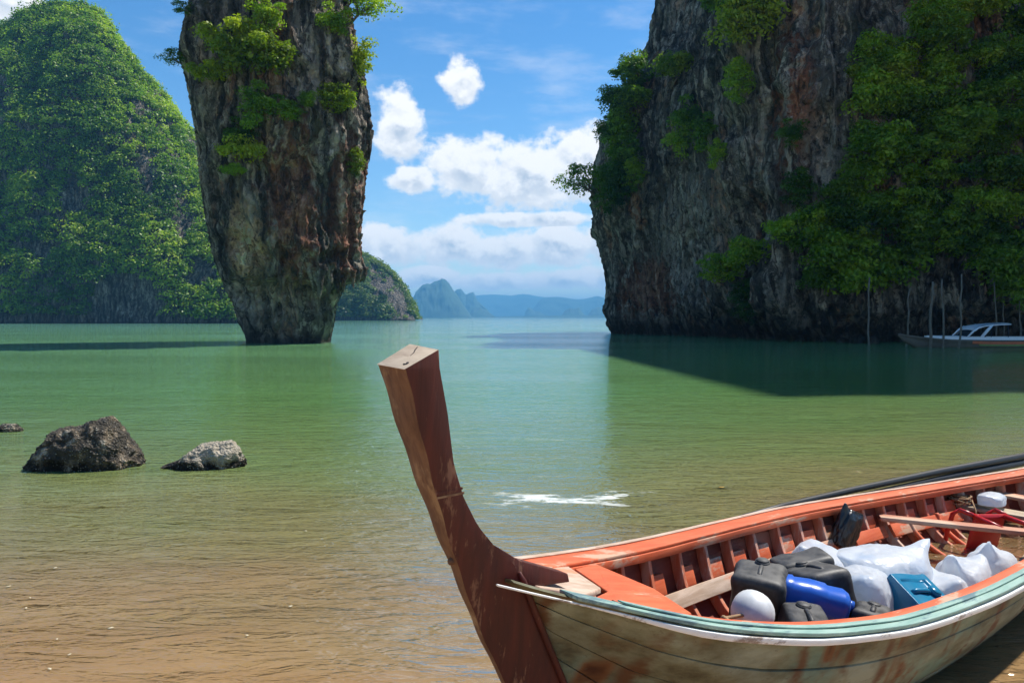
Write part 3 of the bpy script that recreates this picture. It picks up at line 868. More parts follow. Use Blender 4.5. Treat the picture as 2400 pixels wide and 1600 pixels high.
def cliff_mesh():
    c = chaikin(CONT, 4)
    seg = np.linalg.norm(np.roll(c, -1, 0) - c, axis=1)
    s = np.concatenate([[0], np.cumsum(seg)])
    cc = np.concatenate([c, c[:1]])
    # dense on the faces the photograph sees
    dens = []
    for k in range(len(c)):
        m = 0.5 * (cc[k] + cc[k + 1])
        seen = m[0] < 40 and m[1] < 92
        dens.append((5.0 if seen else 1.6 if m[1] < 60 else 0.5) * seg[k])
    cd = np.concatenate([[0], np.cumsum(dens)])
    nu = 680
    q = np.interp(np.linspace(0, cd[-1], nu, endpoint=False), cd, s)
    px_, py_ = np.interp(q, s, cc[:, 0]), np.interp(q, s, cc[:, 1])
    base = np.stack([px_, py_], 1)
    tang = np.roll(base, -1, 0) - np.roll(base, 1, 0)
    for _ in range(10):
        tang = 0.5 * tang + 0.25 * (np.roll(tang, 1, 0) + np.roll(tang, -1, 0))
    tang /= np.linalg.norm(tang, axis=1)[:, None]
    nor = np.stack([tang[:, 1], -tang[:, 0]], 1)
    ctr = base.mean(0)
    if ((nor * (base - ctr)).sum(1)).mean() < 0:
        nor = -nor
    nv = 300
    zb = np.linspace(-1.6, 35.0, nv)
    left = np.clip((17.5 - base[:, 0]) / 5.0, 0, 1) * np.clip((base[:, 1] - 60) / 8, 0, 1)
    offL = interp(zb, [(-2, -0.6), (0, -0.25), (1.0, -0.1), (3.0, 0.0), (6.8, 0.4), (8.9, 0.85), (10.2, 1.35), (12.7, 1.5), (16, 1.2), (19.3, 0.4), (22.5, -1.0), (25.5, -2.9), (29, -4.2), (31.7, -4.9), (35, -9)])
    offF = interp(zb, [(-2, -1.9), (0.3, -2.0), (1.4, -1.5), (2.6, -0.2), (4.5, 0.1), (8, 0.2), (14, 0.5), (20, 0.7), (25, 0.2), (29, -0.5), (32, -1.0), (35, -3)])
    offJ = interp(zb, [(-2, -1.9), (0.3, -2.0), (1.4, -1.5), (2.6, -0.2), (4.5, 0.2), (10, 0.9), (15, 1.0), (19, 0.3), (23, -2.2), (27, -5.8), (31, -10.5), (35, -17)])
    jg = (np.clip((base[:, 0] - 20.5) / 4.0, 0, 1) * np.clip((38.5 - base[:, 0]) / 6.0, 0, 1))[:, None]
    off = left[:, None] * offL + (1 - left[:, None]) * ((1 - jg) * offF + jg * offJ)
    U, ZZ = np.meshgrid(np.arange(nu), zb, indexing='ij')
    x, y = base[U, 0], base[U, 1]
    wz = ZZ + 1.1 * fbm(x * 0.2, y * 0.2, ZZ * 0.15 + 4, 3)
    sh = 0.35 * left[:, None] * np.clip((12 - ZZ) / 8, -0.3, 1) * ZZ * 0.5
    flute = fbm(x * 0.40 + sh, y * 0.40 - sh, wz * 0.05, 6, True) - 0.3
    cave = np.clip(fbm(x * 0.22 + 8, y * 0.22, ZZ * 0.13 + 2, 4) - 0.08, 0, 1)
    lumps = fbm(x * 0.16, y * 0.16 + 3, ZZ * 0.14, 4)
    fine = fbm(x * 1.5, y * 1.5, ZZ * 0.6, 4, True) - 0.25
    stz = ZZ * 0.13 + 0.9 * fbm(x * 0.12 + 2, y * 0.12, ZZ * 0.05, 3)
    step = stz - np.floor(stz)
    shelf = (np.clip(step / 0.14, 0, 1) - step) * 0.7
    amp = np.where(left[:, None] > 0.6, 0.75, 1.0)
    d = off - cave * 3.6 * (1 - 0.6 * left[:, None]) + (flute * 1.7 + lumps * 1.7 * (1 - 0.75 * left[:, None]) + shelf * 0.9 * (1 - 0.5 * left[:, None])) * amp * np.clip((ZZ + 1) / 3, 0.3, 1) + fine * 0.42
    jag = np.where(ZZ > 24, fbm(x * 0.45, y * 0.45, 0 * x + 1.7, 3) * np.clip((ZZ - 24) / 8, 0, 1) * 3.0, 0)
    # the massif climbs to the right, above and beyond the frame, with a broken crest
    rag = 9.0 * fbm(x * 0.16 + 2, y * 0.16, 0 * x + 3.3, 3) + 13.0 * fbm(x * 0.42, y * 0.42, 0 * x + 6.1, 3)
    crest = np.clip(1.8 * (x - 3.0) - 6.0, 35.0, 76.0) + rag * np.clip((x - 18.0) / 12.0, 0, 1)
    ZJ = ZZ + jag + (crest - 35.0) * np.clip((ZZ - 24.5) / 10.5, 0, 1) ** 1.15
    X = x + nor[U, 0] * d
    Yv = y + nor[U, 1] * d
    V = np.stack([X, Yv, ZJ], -1).reshape(-1, 3)
    V = np.concatenate([V, [[ctr[0], ctr[1], 54.0]]])
    Fq = grid_faces(nu, nv, True)
    topi = len(V) - 1
    capf = np.array([[i * nv + nv - 1, ((i + 1) % nu) * nv + nv - 1, topi] for i in range(nu)])
    return V, np.concatenate([np.stack([Fq[:, 0], Fq[:, 1], Fq[:, 2]], 1), np.stack([Fq[:, 0], Fq[:, 2], Fq[:, 3]], 1), capf])


V, allf = cliff_mesh()
cliff_o = link('cliff', raw_mesh('cliff', V, allf, True, [M['cliff_rock']]))
tag(cliff_o, 'dark shaded limestone cliff with hanging jungle rising from the bay', kind='structure')
BV_CLIFF = BVHTree.FromPolygons([tuple(v) for v in V], [tuple(f) for f in allf])


def cast(bv, px, py):
    d = px_ray(px, py).normalized()
    h = bv.ray_cast(Vector((0, 0, CAMZ)), d)
    return (h[0], h[1]) if h[0] is not None else (None, None)


# hanging stalactites along the undercut of the stack, and along the cliff foot
rs = random.Random(4)


def stalactite_me(seed):
    r = random.Random(seed)
    nseg, nside = 9, 9
    Vv, Fs = [], []
    for i in range(nseg):
        f = i / (nseg - 1)
        rad = (1 - f) ** 0.75 * (0.9 + 0.25 * r.random()) + 0.03
        cx, cyy = 0.10 * math.sin(f * 3 + seed), 0.10 * math.cos(f * 4 + seed)
        for k in range(nside):
            a = 2 * math.pi * k / nside
            rr = rad * (1 + 0.28 * r.uniform(-1, 1))
            Vv.append((cx + rr * math.cos(a), cyy + rr * math.sin(a), -f))
    for i in range(nseg - 1):
        for k in range(nside):
            k2 = (k + 1) % nside
            Fs.append((i * nside + k, (i + 1) * nside + k, (i + 1) * nside + k2, i * nside + k2))
    Fs.append(tuple(range(nside)))
    return Vv, Fs


STAL = [raw_mesh('stalactite', *stalactite_me(s), smooth=True, mats=[M['stack_rock']]) for s in range(6)]
STALC = [raw_mesh('stalactite', *stalactite_me(s + 9), smooth=True, mats=[M['cliff_rock']]) for s in range(4)]
for (px, py, wd, ln) in [(652, 628, 9, 55), (666, 640, 7, 42), (684, 622, 13, 38), (700, 628, 8, 52), (735, 640, 16, 62), (752, 636, 12, 74), (770, 628, 14, 80), (790, 640, 10, 60),
                         (808, 640, 11, 58), (826, 648, 8, 40), (842, 640, 9, 44), (858, 638, 8, 36), (612, 622, 9, 40), (586, 616, 8, 36), (560, 606, 8, 46), (640, 545, 10, 52), (694, 602, 15, 30),
                         (872, 318, 7, 74), (866, 300, 9, 60), (858, 470, 7, 46), (850, 505, 8, 44), (846, 560, 7, 42), (730, 470, 9, 50), (600, 455, 8, 48)]:
    h = None
    for back in (4, 10, 16, 24, 34):
        h, nr = cast(BV_STACK, px - (back if px > 838 else 0), py)
        if h is not None:
            break
    if h is None:
        continue
    o = link('stalactite', rs.choice(STAL), stack_o)
    s = mpp
    o.location = h + Vector((0, 0.10, 0.35))
    o.scale = (wd * s, wd * s, ln * s)
    o.rotation_euler = (rs.uniform(-.1, .1), rs.uniform(-.1, .1), rs.uniform(0, 6))

for (px, py, wd, ln) in [(1560, 700, 9, 46), (1585, 705, 7, 38), (1610, 690, 12, 60), (1640, 700, 8, 44), (1668, 722, 10, 40), (1700, 735, 12, 42), (1732, 738, 8, 34), (1770, 742, 10, 36), (1808, 745, 12, 40), (1850, 742, 9, 34), (1890, 745, 11, 38),
                         (1600, 560, 8, 60), (1632, 590, 9, 66), (1570, 600, 7, 50), (1500, 690, 8, 44), (1472, 660, 7, 40)]:
    h, nr = cast(BV_CLIFF, px, py)
    if h is not None:
        o = link('stalactite', rs.choice(STALC), cliff_o)
        k = h.y / F
        o.location = h + Vector((0, 0.12, 0.3))
        o.scale = (wd * k, wd * k, ln * k)
        o.rotation_euler = (rs.uniform(-.1, .1), rs.uniform(-.1, .1), rs.uniform(0, 6))

# ------------------------------------------------------------------ trees and shrubs on the rocks
def make_crown(seed, flat, ncl, nleaf, leaf, droop=0.0, spread=1.0):
    rng = np.random.RandomState(seed)
    d = rng.normal(size=(ncl, 3))
    d /= np.linalg.norm(d, axis=1)[:, None]
    rr = rng.uniform(0.25, 0.95, ncl) ** 0.6
    c = d * rr[:, None] * np.array([spread, spread * 0.8, flat])
    if droop:
        c[:, 2] -= droop * (rng.rand(ncl) ** 1.5)
    rad = rng.uniform(0.20, 0.40, ncl)
    per = nleaf // ncl
    e = rng.normal(size=(ncl, per, 3))
    e /= np.linalg.norm(e, axis=2)[..., None]
    low = e[..., 2] < -0.1
    e[..., 2] = np.where(low & (rng.rand(ncl, per) < 0.7), -e[..., 2], e[..., 2])
    lum = 0.55 + 0.55 * rng.rand(ncl, per, 1)
    pts = c[:, None] + e * lum * rad[:, None, None] * np.array([1.15, 1.15, 0.75])
    nr = 0.7 * e + np.array([0, 0, 0.5]) + 0.55 * rng.normal(size=e.shape)
    var = np.clip(rng.uniform(0.1, 0.95, ncl)[:, None] * 0.7 + 0.3 * rng.rand(ncl, per), 0, 1)
    # a few stray sprays beyond the clumps
    V, Fq = leaf_quads(pts.reshape(-1, 3), nr.reshape(-1, 3), leaf * rng.uniform(0.55, 1.35, ncl * per), rng, 0.5)
    return V, Fq, np.repeat(var.ravel(), 4), c


def make_tree_template(seed, flat, ncl, nleaf, leaf, lift, outw, droop=0.0, spread=1.0, thick=0.055):
    """unit-radius shrub growing from the origin: crown centre `outw` along -Y and `lift` up"""
    V, Fq, var, c = make_crown(seed, flat, ncl, nleaf, leaf, droop, spread)
    cc = np.array([0, -outw, lift])
    V = V + cc
    r = random.Random(seed)
    fork = Vector((r.uniform(-.1, .1), -outw * 0.55, lift * 0.55 - 0.05))
    parts = [tube([(0, 0.25, -0.1), (0, -outw * 0.25, lift * 0.15), tuple(fork)], [thick * 1.2, thick, thick * 0.8], 6)]
    order = list(range(len(c)))
    r.shuffle(order)
    for k in order[:min(9, len(order))]:
        e = Vector(c[k] + cc)
        m = fork.lerp(e, 0.5) + Vector((r.uniform(-.08, .08), r.uniform(-.08, .08), r.uniform(-.02, .14)))
        parts.append(tube([tuple(fork), tuple(m), tuple(e)], [thick * 0.6, thick * 0.4, thick * 0.15], 5))
    tv, tf = merge(parts)
    return (V, Fq, var), (tv, tf)


TPL = {}


def tpl(kind, leafm):
    key = (kind, leafm)
    if key in TPL:
        return TPL[key]
    base = {'shrub': [(s, 0.62, 30, 4200, 0.062, 0.50, 0.55) for s in (1, 2, 3)],
            'flat': [(s, 0.34, 28, 4200, 0.060, 0.55, 0.60) for s in (4, 5, 6)],
            'hang': [(s, 0.60, 32, 4000, 0.062, 0.10, 0.40, 1.1, 0.8) for s in (7, 8, 9)],
            'tree': [(s, 0.50, 34, 4000, 0.058, 0.95, 0.75, 0.0, 1.0, 0.05) for s in (10, 11)],
            'airy': [(s, 0.48, 18, 1500, 0.058, 0.75, 0.95, 0.1, 1.0, 0.045) for s in (12, 13)]}[kind]
    res = []
    for a in base:
        (V, Fq, var), (tv, tf) = make_tree_template(*a)
        res.append((raw_mesh('crown', V, Fq, False, [M[leafm]], var), raw_mesh('trunk', tv, tf, True, [M['bark']])))
    TPL[key] = res
    return res


rt = random.Random(21)


def plant(bv, px, py, rpx, kind, leafm, label, group=None, name='shrub', dirx=None, cat=None, hit_px=None):
    """a shrub rooted where the ray through (hit_px or px,py) meets the rock; radius rpx photo pixels at that distance"""
    hx, hy = hit_px or (px, py)
    h, nr = cast(bv, hx, hy)
    if h is None:
        return None
    me_c, me_t = rt.choice(tpl(kind, leafm))
    rad = rpx * h.y / F
    if dirx is not None:
        ang = math.atan2(dirx[0], -dirx[1])         # outward direction given
    else:
        n2 = Vector((nr.x, nr.y, 0))
        n2 = (n2.normalized() if n2.length > 0.1 else Vector((0, -1, 0))) + Vector((0, -0.8, 0))
        ang = math.atan2(n2.x, -n2.y) + rt.uniform(-0.4, 0.4)
    o = empty(name, h, ang)
    s = rad * rt.uniform(0.92, 1.08)
    o.scale = (s, s, s * rt.uniform(0.9, 1.1))
    tag(o, label, cat or ('tree' if 'tree' in name else 'shrub'), group)
    link('trunk', me_t, o)
    link('crown', me_c, o)
    return o


ST, CL = BV_STACK, BV_CLIFF
GS = 'shrubs clinging to the sea stack'
for a in [
    (ST, 560, 140, 76, 'flat', 'leaf_bright', 'olive-green flat shrub on the highest ledge of the sea stack face', GS),
    (ST, 595, 190, 84, 'flat', 'leaf_bright', 'broad bright yellow-green shrub on the sea stack ledge', GS),
    (ST, 500, 200, 52, 'flat', 'leaf_bright', 'small yellow-green shrub beside the broad bright shrub on the sea stack', GS),
    (ST, 600, 235, 58, 'hang', 'leaf_mid', 'green shrub drooping below the broad bright shrub on the sea stack', GS),
    (ST, 668, 280, 34, 'shrub', 'leaf_mid', 'small green shrub in the middle of the sea stack face', GS),
    (ST, 560, 305, 46, 'hang', 'leaf_dark', 'dark trailing growth on the shaded sea stack face', GS),
    (ST, 610, 398, 62, 'flat', 'leaf_bright', 'flat light green shrub on a lower ledge above the pale scar', GS),
    (ST, 560, 418, 30, 'flat', 'leaf_mid', 'little green tuft beside the lower ledge shrub of the sea stack', GS),
    (ST, 790, 262, 50, 'shrub', 'leaf_bright', 'light green shrub right of the pale column on the sea stack', GS),
    (ST, 808, 228, 30, 'hang', 'leaf_mid', 'olive tuft just above the light green shrub beside the pale column', GS),
    (ST, 838, 372, 30, 'hang', 'leaf_bright', 'narrow green shrub hanging near the right edge of the sea stack', GS),
    (ST, 775, 40, 44, 'hang', 'leaf_mid', 'long green creeper hanging down from the crown of the sea stack', GS),
    (ST, 838, 125, 56, 'hang', 'leaf_bright', 'bright green bush bulging from the upper right edge of the sea stack', GS),
    (ST, 628, 30, 44, 'hang', 'leaf_mid', 'thin olive creeper on the upper front of the sea stack', GS),
    (ST, 726, 250, 24, 'shrub', 'leaf_mid', 'tiny olive tuft on the pale column of the sea stack', GS),
]:
    plant(*a)
plant(ST, 855, 120, 46, 'shrub', 'leaf_bright', 'light green bush overhanging the right rim of the sea stack', GS, hit_px=(842, 118), dirx=(1, -0.4))
plant(ST, 890, 30, 62, 'airy', 'leaf_mid', 'open-branched tree leaning out to the right from the top of the sea stack', 'trees leaning from the sea stack', 'leaning_tree', (1, -0.15), hit_px=(808, 62))
plant(ST, 830, 10, 50, 'airy', 'leaf_dark', 'darker tree behind the leaning tree at the top of the sea stack', 'trees leaning from the sea stack', 'leaning_tree', (0.8, -0.4), hit_px=(800, 30))
plant(ST, 400, 130, 40, 'airy', 'leaf_dark', 'small dark tree jutting out to the left of the sea stack', 'trees leaning from the sea stack', 'leaning_tree', (-1, -0.1), hit_px=(440, 160))
plant(ST, 440, 35, 30, 'airy', 'leaf_dark', 'dark leafy tuft at the upper left rim of the sea stack', GS, 'shrub', (-1, -0.1), hit_px=(458, 40))

GC = 'shrubs on the bare cliff face'
for a in [
    (CL, 1755, 110, 82, 'shrub', 'leaf_bright', 'large bright lime-green bush high on the bare cliff face', GC),
    (CL, 1770, 60, 60, 'shrub', 'leaf_bright', 'bright green bush at the upper rim of the bare cliff face', GC),
    (CL, 1735, 180, 46, 'hang', 'leaf_mid', 'green growth hanging beneath the large lime-green bush', GC),
    (CL, 1690, 25, 50, 'shrub', 'leaf_mid', 'mid green bush above the dark spire of the headland', GC),
    (CL, 1575, 205, 64, 'flat', 'leaf_bright', 'flat yellow-green bush capping the ledge of the headland', GC),
    (CL, 1620, 260, 52, 'hang', 'leaf_mid', 'green bush hanging under the yellow-green cap of the headland', GC),
    (CL, 1660, 300, 42, 'hang', 'leaf_mid', 'trailing shrub right of the hanging bush under the yellow-green cap', GC),
    (CL, 1600, 310, 40, 'hang', 'leaf_mid', 'lower trailing shrub under the yellow-green cap of the headland', GC),
    (CL, 1690, 350, 32, 'hang', 'leaf_mid', 'small trailing shrub left of the rust-red streak on the cliff', GC),
    (CL, 1855, 300, 38, 'hang', 'leaf_dark', 'dark creeper on the fluted rock right of the rust-red streak', GC),
    (CL, 1860, 430, 44, 'hang', 'leaf_dark', 'dark green shrub low on the fluted rock right of the rust-red streak', GC),
    (CL, 1700, 655, 54, 'shrub', 'leaf_mid', 'green shrub at the foot of the pale slanting ribs of rock', GC),
    (CL, 1770, 620, 62, 'shrub', 'leaf_mid', 'green bush between the pale ribs and the jungle at the cliff foot', GC),
    (CL, 1740, 690, 50, 'hang', 'leaf_dark', 'dark bush just above the water cave in the cliff', GC),
]:
    plant(*a)
GH = 'dark bushes on the left edge of the headland'
for (px, py, rp, k, l, hp) in [(1470, 200, 56, 'shrub', 'leaf_dark', (1512, 200)), (1440, 250, 50, 'shrub', 'leaf_dark', (1480, 262)), (1450, 300, 56, 'hang', 'leaf_mid', (1478, 300)), (1425, 330, 44, 'shrub', 'leaf_dark', (1452, 330)),
                               (1480, 250, 50, 'shrub', 'leaf_mid', (1500, 255)), (1440, 380, 52, 'hang', 'leaf_mid', (1452, 380)), (1470, 350, 54, 'hang', 'leaf_mid', (1482, 350)), (1470, 420, 50, 'hang', 'leaf_dark', (1470, 420)), (1430, 440, 44, 'hang', 'leaf_dark', (1440, 440)), (1500, 400, 40, 'hang', 'leaf_mid', (1500, 400)), (1415, 290, 34, 'shrub', 'leaf_dark', (1462, 292))]:
    plant(CL, px, py, rp, k, l, 'bush in the thick growth on the outer edge of the headland', GH, 'shrub', (-0.9, -0.55), hit_px=hp)
plant(CL, 1365, 430, 62, 'airy', 'leaf_dark', 'lone open tree leaning out over the water from the headland edge', None, 'leaning_tree', (-1, -0.1), hit_px=(1412, 470))

# the jungle over the right of the cliff: separate trees, row upon row
JUNGLE = [(2080, -90), (2140, 0), (2100, 60), (2080, 130), (1990, 170), (1985, 215), (2030, 300), (1975, 420), (1965, 480), (1880, 545), (1850, 600), (1860, 715), (1960, 735), (2060, 725), (2110, 690), (2290, 672), (2480, 715), (2520, -90)]


def inside(poly, x, y):
    r = False
    for k in range(len(poly)):
        x1, y1 = poly[k]
        x2, y2 = poly[k - 1]
        if (y1 > y) != (y2 > y) and x < (x2 - x1) * (y - y1) / (y2 - y1) + x1:
            r = not r
    return r


gj = random.Random(8)
JL = {'shrub': '%s round-crowned tree in the dense jungle on the shaded cliff', 'hang': '%s trailing tree hanging down in the jungle on the shaded cliff', 'tree': '%s tree standing off the rock in the jungle on the shaded cliff', 'flat': '%s flat-topped tree in the dense jungle on the shaded cliff'}
row = 0
pyj = 728.0
while pyj > -80:
    pxj = 1840 + (row % 2) * 36
    while pxj < 2480:
        qx, qy = pxj + gj.uniform(-24, 24), pyj + gj.uniform(-20, 20)
        if inside(JUNGLE, qx, qy) and gj.random() < 0.86:
            kind = gj.choice(['shrub', 'shrub', 'hang', 'tree', 'flat'])
            lm = gj.choice(['leaf_mid', 'leaf_mid', 'leaf_dark', 'leaf_dark', 'leaf_mid'])
            plant(CL, qx, qy, gj.uniform(46, 82), kind, lm, JL[kind] % ('mid green' if lm == 'leaf_mid' else 'dark green'), 'trees of the dense jungle on the cliff', 'jungle_tree')
        pxj += 66
    pyj -= 58
    row += 1
for a in [
    (CL, 2010, 205, 50, 'flat', 'leaf_bright', 'pale yellow-green treetop at the left border of the jungle'),
    (CL, 2085, 215, 58, 'flat', 'leaf_bright', 'yellow-green flat-topped tree catching the sun in the jungle'),
    (CL, 2160, 95, 60, 'shrub', 'leaf_bright', 'sunlit bright green tree near the top of the jungle'),
    (CL, 2230, 60, 46, 'shrub', 'leaf_bright', 'sunlit lime-green branch end above the jungle'),
    (CL, 2255, 310, 36, 'shrub', 'leaf_mid', 'fresh green clump in the shadowed middle of the jungle'),
    (CL, 2380, 520, 56, 'shrub', 'leaf_mid', 'vivid green bush hanging above the moored speedboat'),
    (CL, 2350, 690, 36, 'shrub', 'leaf_mid', 'low green bush just above the speedboat canopy'),
    (CL, 1915, 600, 66, 'flat', 'leaf_mid', 'spreading green tree low over the dark water cave'),
    (CL, 1990, 590, 60, 'flat', 'leaf_mid', 'spreading green tree above the leftmost mooring pole'),
]:
    plant(*a, None, 'jungle_tree')

# ------------------------------------------------------------------ boulders in the water
def boulder(name, px_l, px_r, py_base, hpx, seed, label, profile, depth_f=0.75, pale=0.0, mat=None, n=(150, 90), rough=1.0, cat='boulder', group=None):
    """profile: outline heights (0..1) along the width"""
    d = CAMZ * F / (py_base - HOR)
    s = d / F
    wdt, hgt = (px_r - px_l) * s, hpx * s
    dep = wdt * depth_f
    cx = ((px_l + px_r) / 2 - 1200) * (d + dep * 0.42) / F
    nu, nv = n
    th = np.linspace(0, 2 * math.pi, nu, endpoint=False)
    v = np.linspace(0, 1, nv)
    TH, Vv = np.meshgrid(th, v, indexing='ij')
    rad = np.cos(Vv * math.pi / 2) ** 0.55
    ux = np.cos(TH) * rad
    uy = np.sin(TH) * rad
    top = interp((ux + 1) / 2, profile)
    prof_d = np.sqrt(np.clip(1 - uy ** 2, 0, 1)) ** 0.6
    z = (np.sin(Vv * math.pi / 2) ** 0.6) * top * hgt * (0.35 + 0.65 * prof_d)
    x, y = ux * wdt / 2, uy * dep / 2
    k = 2.6 / wdt
    nz = fbm(x * k + seed, y * k, z * k, 5)
    nr = fbm(x * k * 2.2 + seed, y * k * 2.2, z * k * 2.2, 4, True) - 0.3
    fac = np.floor(3.2 * fbm(x * k * 0.9 + seed + 3, y * k * 0.9, z * k * 0.9, 2) + 0.5) / 3.2
    g = (nz * 0.05 + nr * 0.075 + fac * 0.06 - 0.02) * wdt * rough
    L = np.sqrt(x * x + y * y + (z * 1.2) ** 2) + 1e-6
    x, y, z = x + g * x / L, y + g * y / L, z + g * np.clip(z / L, 0, 1) * 0.8
    z = np.where(Vv == 0, -0.35, z)
    P = np.stack([x, y, z], -1).reshape(-1, 3)
    P = np.concatenate([P, [[0, 0, float(z[:, -1].mean())]]])
    Fq = grid_faces(nu, nv, True)
    fl = [tuple(f) for f in Fq] + [(i * nv + nv - 1, ((i + 1) % nu) * nv + nv - 1, len(P) - 1) for i in range(nu)]
    o = link(name, raw_mesh(name, P, fl, True, [mat or M['boulder']]))
    o.location = (cx, d + dep * 0.42, 0)
    o.color = (pale, pale, pale, 1)
    tag(o, label, cat, group)
    return o


boulder('boulder', 52, 331, 1106, 124, 3.0, 'big dark barnacle-crusted boulder with a peaked top standing in the shallows',
        [(0, 0.05), (0.06, 0.12), (0.14, 0.26), (0.22, 0.55), (0.32, 0.70), (0.45, 0.74), (0.58, 0.88), (0.66, 1.0), (0.76, 0.98), (0.82, 0.74), (0.90, 0.52), (1.0, 0.25)], 0.62, 0.10)
boulder('boulder', 372, 572, 1102, 62, 8.0, 'low pale flat-topped boulder beside the big dark boulder',
        [(0, 0.02), (0.12, 0.12), (0.28, 0.35), (0.42, 0.78), (0.6, 0.93), (0.8, 1.0), (0.93, 0.97), (1.0, 0.6)], 0.55, 1.0)
boulder('boulder', -20, 48, 1013, 18, 12.0, 'small reddish stone barely showing above the green water', [(0, 0.6), (0.4, 0.9), (0.75, 1.0), (1, 0.4)], 0.6, 0.9, n=(60, 36))
for (a, b, yb, h, lab) in [(1958, 1992, 803, 16, 'small pale rock at the foot of the cliff left of the leftmost mooring pole'), (1990, 2030, 805, 30, 'rounded pale rock at the foot of the cliff beside the leftmost mooring pole'),
                           (2032, 2062, 805, 24, 'darker rounded rock just behind the leftmost mooring pole')]:
    boulder('shore_rock', a, b, yb, h, a * 0.01, lab, [(0, 0.4), (0.3, 0.7), (0.6, 0.75), (1, 0.4)], 0.8, 0.1, n=(48, 30), mat=M['cliff_rock'])

# ------------------------------------------------------------------ the wooden long-tail boat on the beach
YAW, BX, BY, HEEL = R(42.44), -0.159, 2.342, R(3.35)
KN = np.array([0, .75, 1.5, 2.25, 3, 3.75, 4.5, 5.25, 6.0, 6.6])
BV_ = np.array([.06, .436, .605, .671, .684, .647, .565, .423, .22, 0.05])
ZV_ = np.array([.87, .642, .508, .444, .405, .367, .338, .335, .357, .39])


def spl(v, s):
    s = np.asarray(s, float)
    m = np.gradient(v, KN)
    i = np.clip(np.searchsorted(KN, s) - 1, 0, len(KN) - 2)
    h = KN[i + 1] - KN[i]
    t = (s - KN[i]) / h
    return (2 * t ** 3 - 3 * t ** 2 + 1) * v[i] + (t ** 3 - 2 * t ** 2 + t) * h * m[i] + (-2 * t ** 3 + 3 * t ** 2) * v[i + 1] + (t ** 3 - t ** 2) * h * m[i + 1]


def b_of(s):
    return spl(BV_, s)


def z_of(s):
    return spl(ZV_, s)


def zk_of(s):
    return np.interp(s, [0.0, 0.18, 0.34, 0.55, 0.9, 1.4, 2.2, 5.4, 6.2, 6.6], [0.86, 0.60, 0.36, 0.13, -0.04, -0.13, -0.17, -0.19, -0.08, 0.10])


def sect(s, q, off=0.0):
    """point of the hull side at station s, girth q (0 gunwale, 1 keel); off = outward offset"""
    s, q = np.broadcast_arrays(np.asarray(s, float), np.asarray(q, float))
    b, zg, zk = b_of(s), z_of(s), zk_of(s)
    t = b * (1 - 0.27 * q - 0.73 * q ** 4.5)
    z = zg - (zg - zk) * q
    sj = np.interp(z, [0.05, 0.25, 0.444, 0.545, 0.678, 0.768, 0.87], [0.66, 0.505, 0.39, 0.335, 0.27, 0.21, 0.05])   # where the planking meets the stem
    k = np.clip((s - sj) / (0.24 + 0.34 * np.clip(q / 0.45, 0, 1)), 0, 1)
    k = np.where(z > 0.768, np.clip(k * (1 + 6 * (z - 0.768) / 0.1), 0, 1), k)
    t = np.where(s < sj, 0.030, 0.030 + (t - 0.030) * (1 - (1 - k) ** 2.2))
    dt = -b * (0.27 + 0.73 * 4.5 * q ** 3.5)
    dz = -(zg - zk)
    L = np.hypot(dt, dz) + 1e-6
    return np.stack([s, np.maximum(t + off * (-dz / L), 0.002), z + off * (dt / L)], -1)


boat = empty('wooden_boat', (0, 0, 0))
boat.matrix_world = Matrix.Translation((BX, BY, 0)) @ Matrix.Rotation(YAW, 4, 'Z') @ Matrix.Translation((0, 0, 0.45)) @ Matrix.Rotation(HEEL, 4, 'X') @ Matrix.Translation((0, 0, -0.45))
BM = boat.matrix_world.copy()
tag(boat, 'weathered wooden long-tail boat with tall dark stem and orange inside, drawn up on the beach', 'boat')


def strip(name, pts_fn, s_arr, mats, parent, bevel=0.0, midx=None):
    """closed quad section swept along s: pts_fn(s) -> (n,4,3) corners"""
    Q = pts_fn(np.asarray(s_arr, float))
    n = len(s_arr)
    k = Q.shape[1]
    V = Q.reshape(-1, 3)
    Fs, mi = [], []
    for i in range(n - 1):
        for c in range(k):
            c2 = (c + 1) % k
            Fs.append((i * k + c, i * k + c2, (i + 1) * k + c2, (i + 1) * k + c))
            mi.append(midx[c] if midx else 0)
    Fs.append(tuple(range(k))[::-1])
    Fs.append(tuple((n - 1) * k + c for c in range(k)))
    mi += [0, 0]
    me = bpy.data.meshes.new(name)
    me.from_pydata([tuple(v) for v in V], [], Fs)
    for m in mats:
        me.materials.append(m)
    me.polygons.foreach_set('material_index', mi)
    bm = bmesh.new()
    bm.from_mesh(me)
    bmesh.ops.recalc_face_normals(bm, faces=bm.faces)
    if bevel:
        es = [e for e in bm.edges if len(e.link_faces) == 2 and e.calc_face_angle(0) > R(40)]
        bmesh.ops.bevel(bm, geom=es, offset=bevel, segments=2, profile=0.5, affect='EDGES', clamp_overlap=True)
    for f in bm.faces:
        f.smooth = True
    bm.to_mesh(me)
    bm.free()
    me.set_sharp_from_angle(angle=R(38))
    return link(name, me, parent)


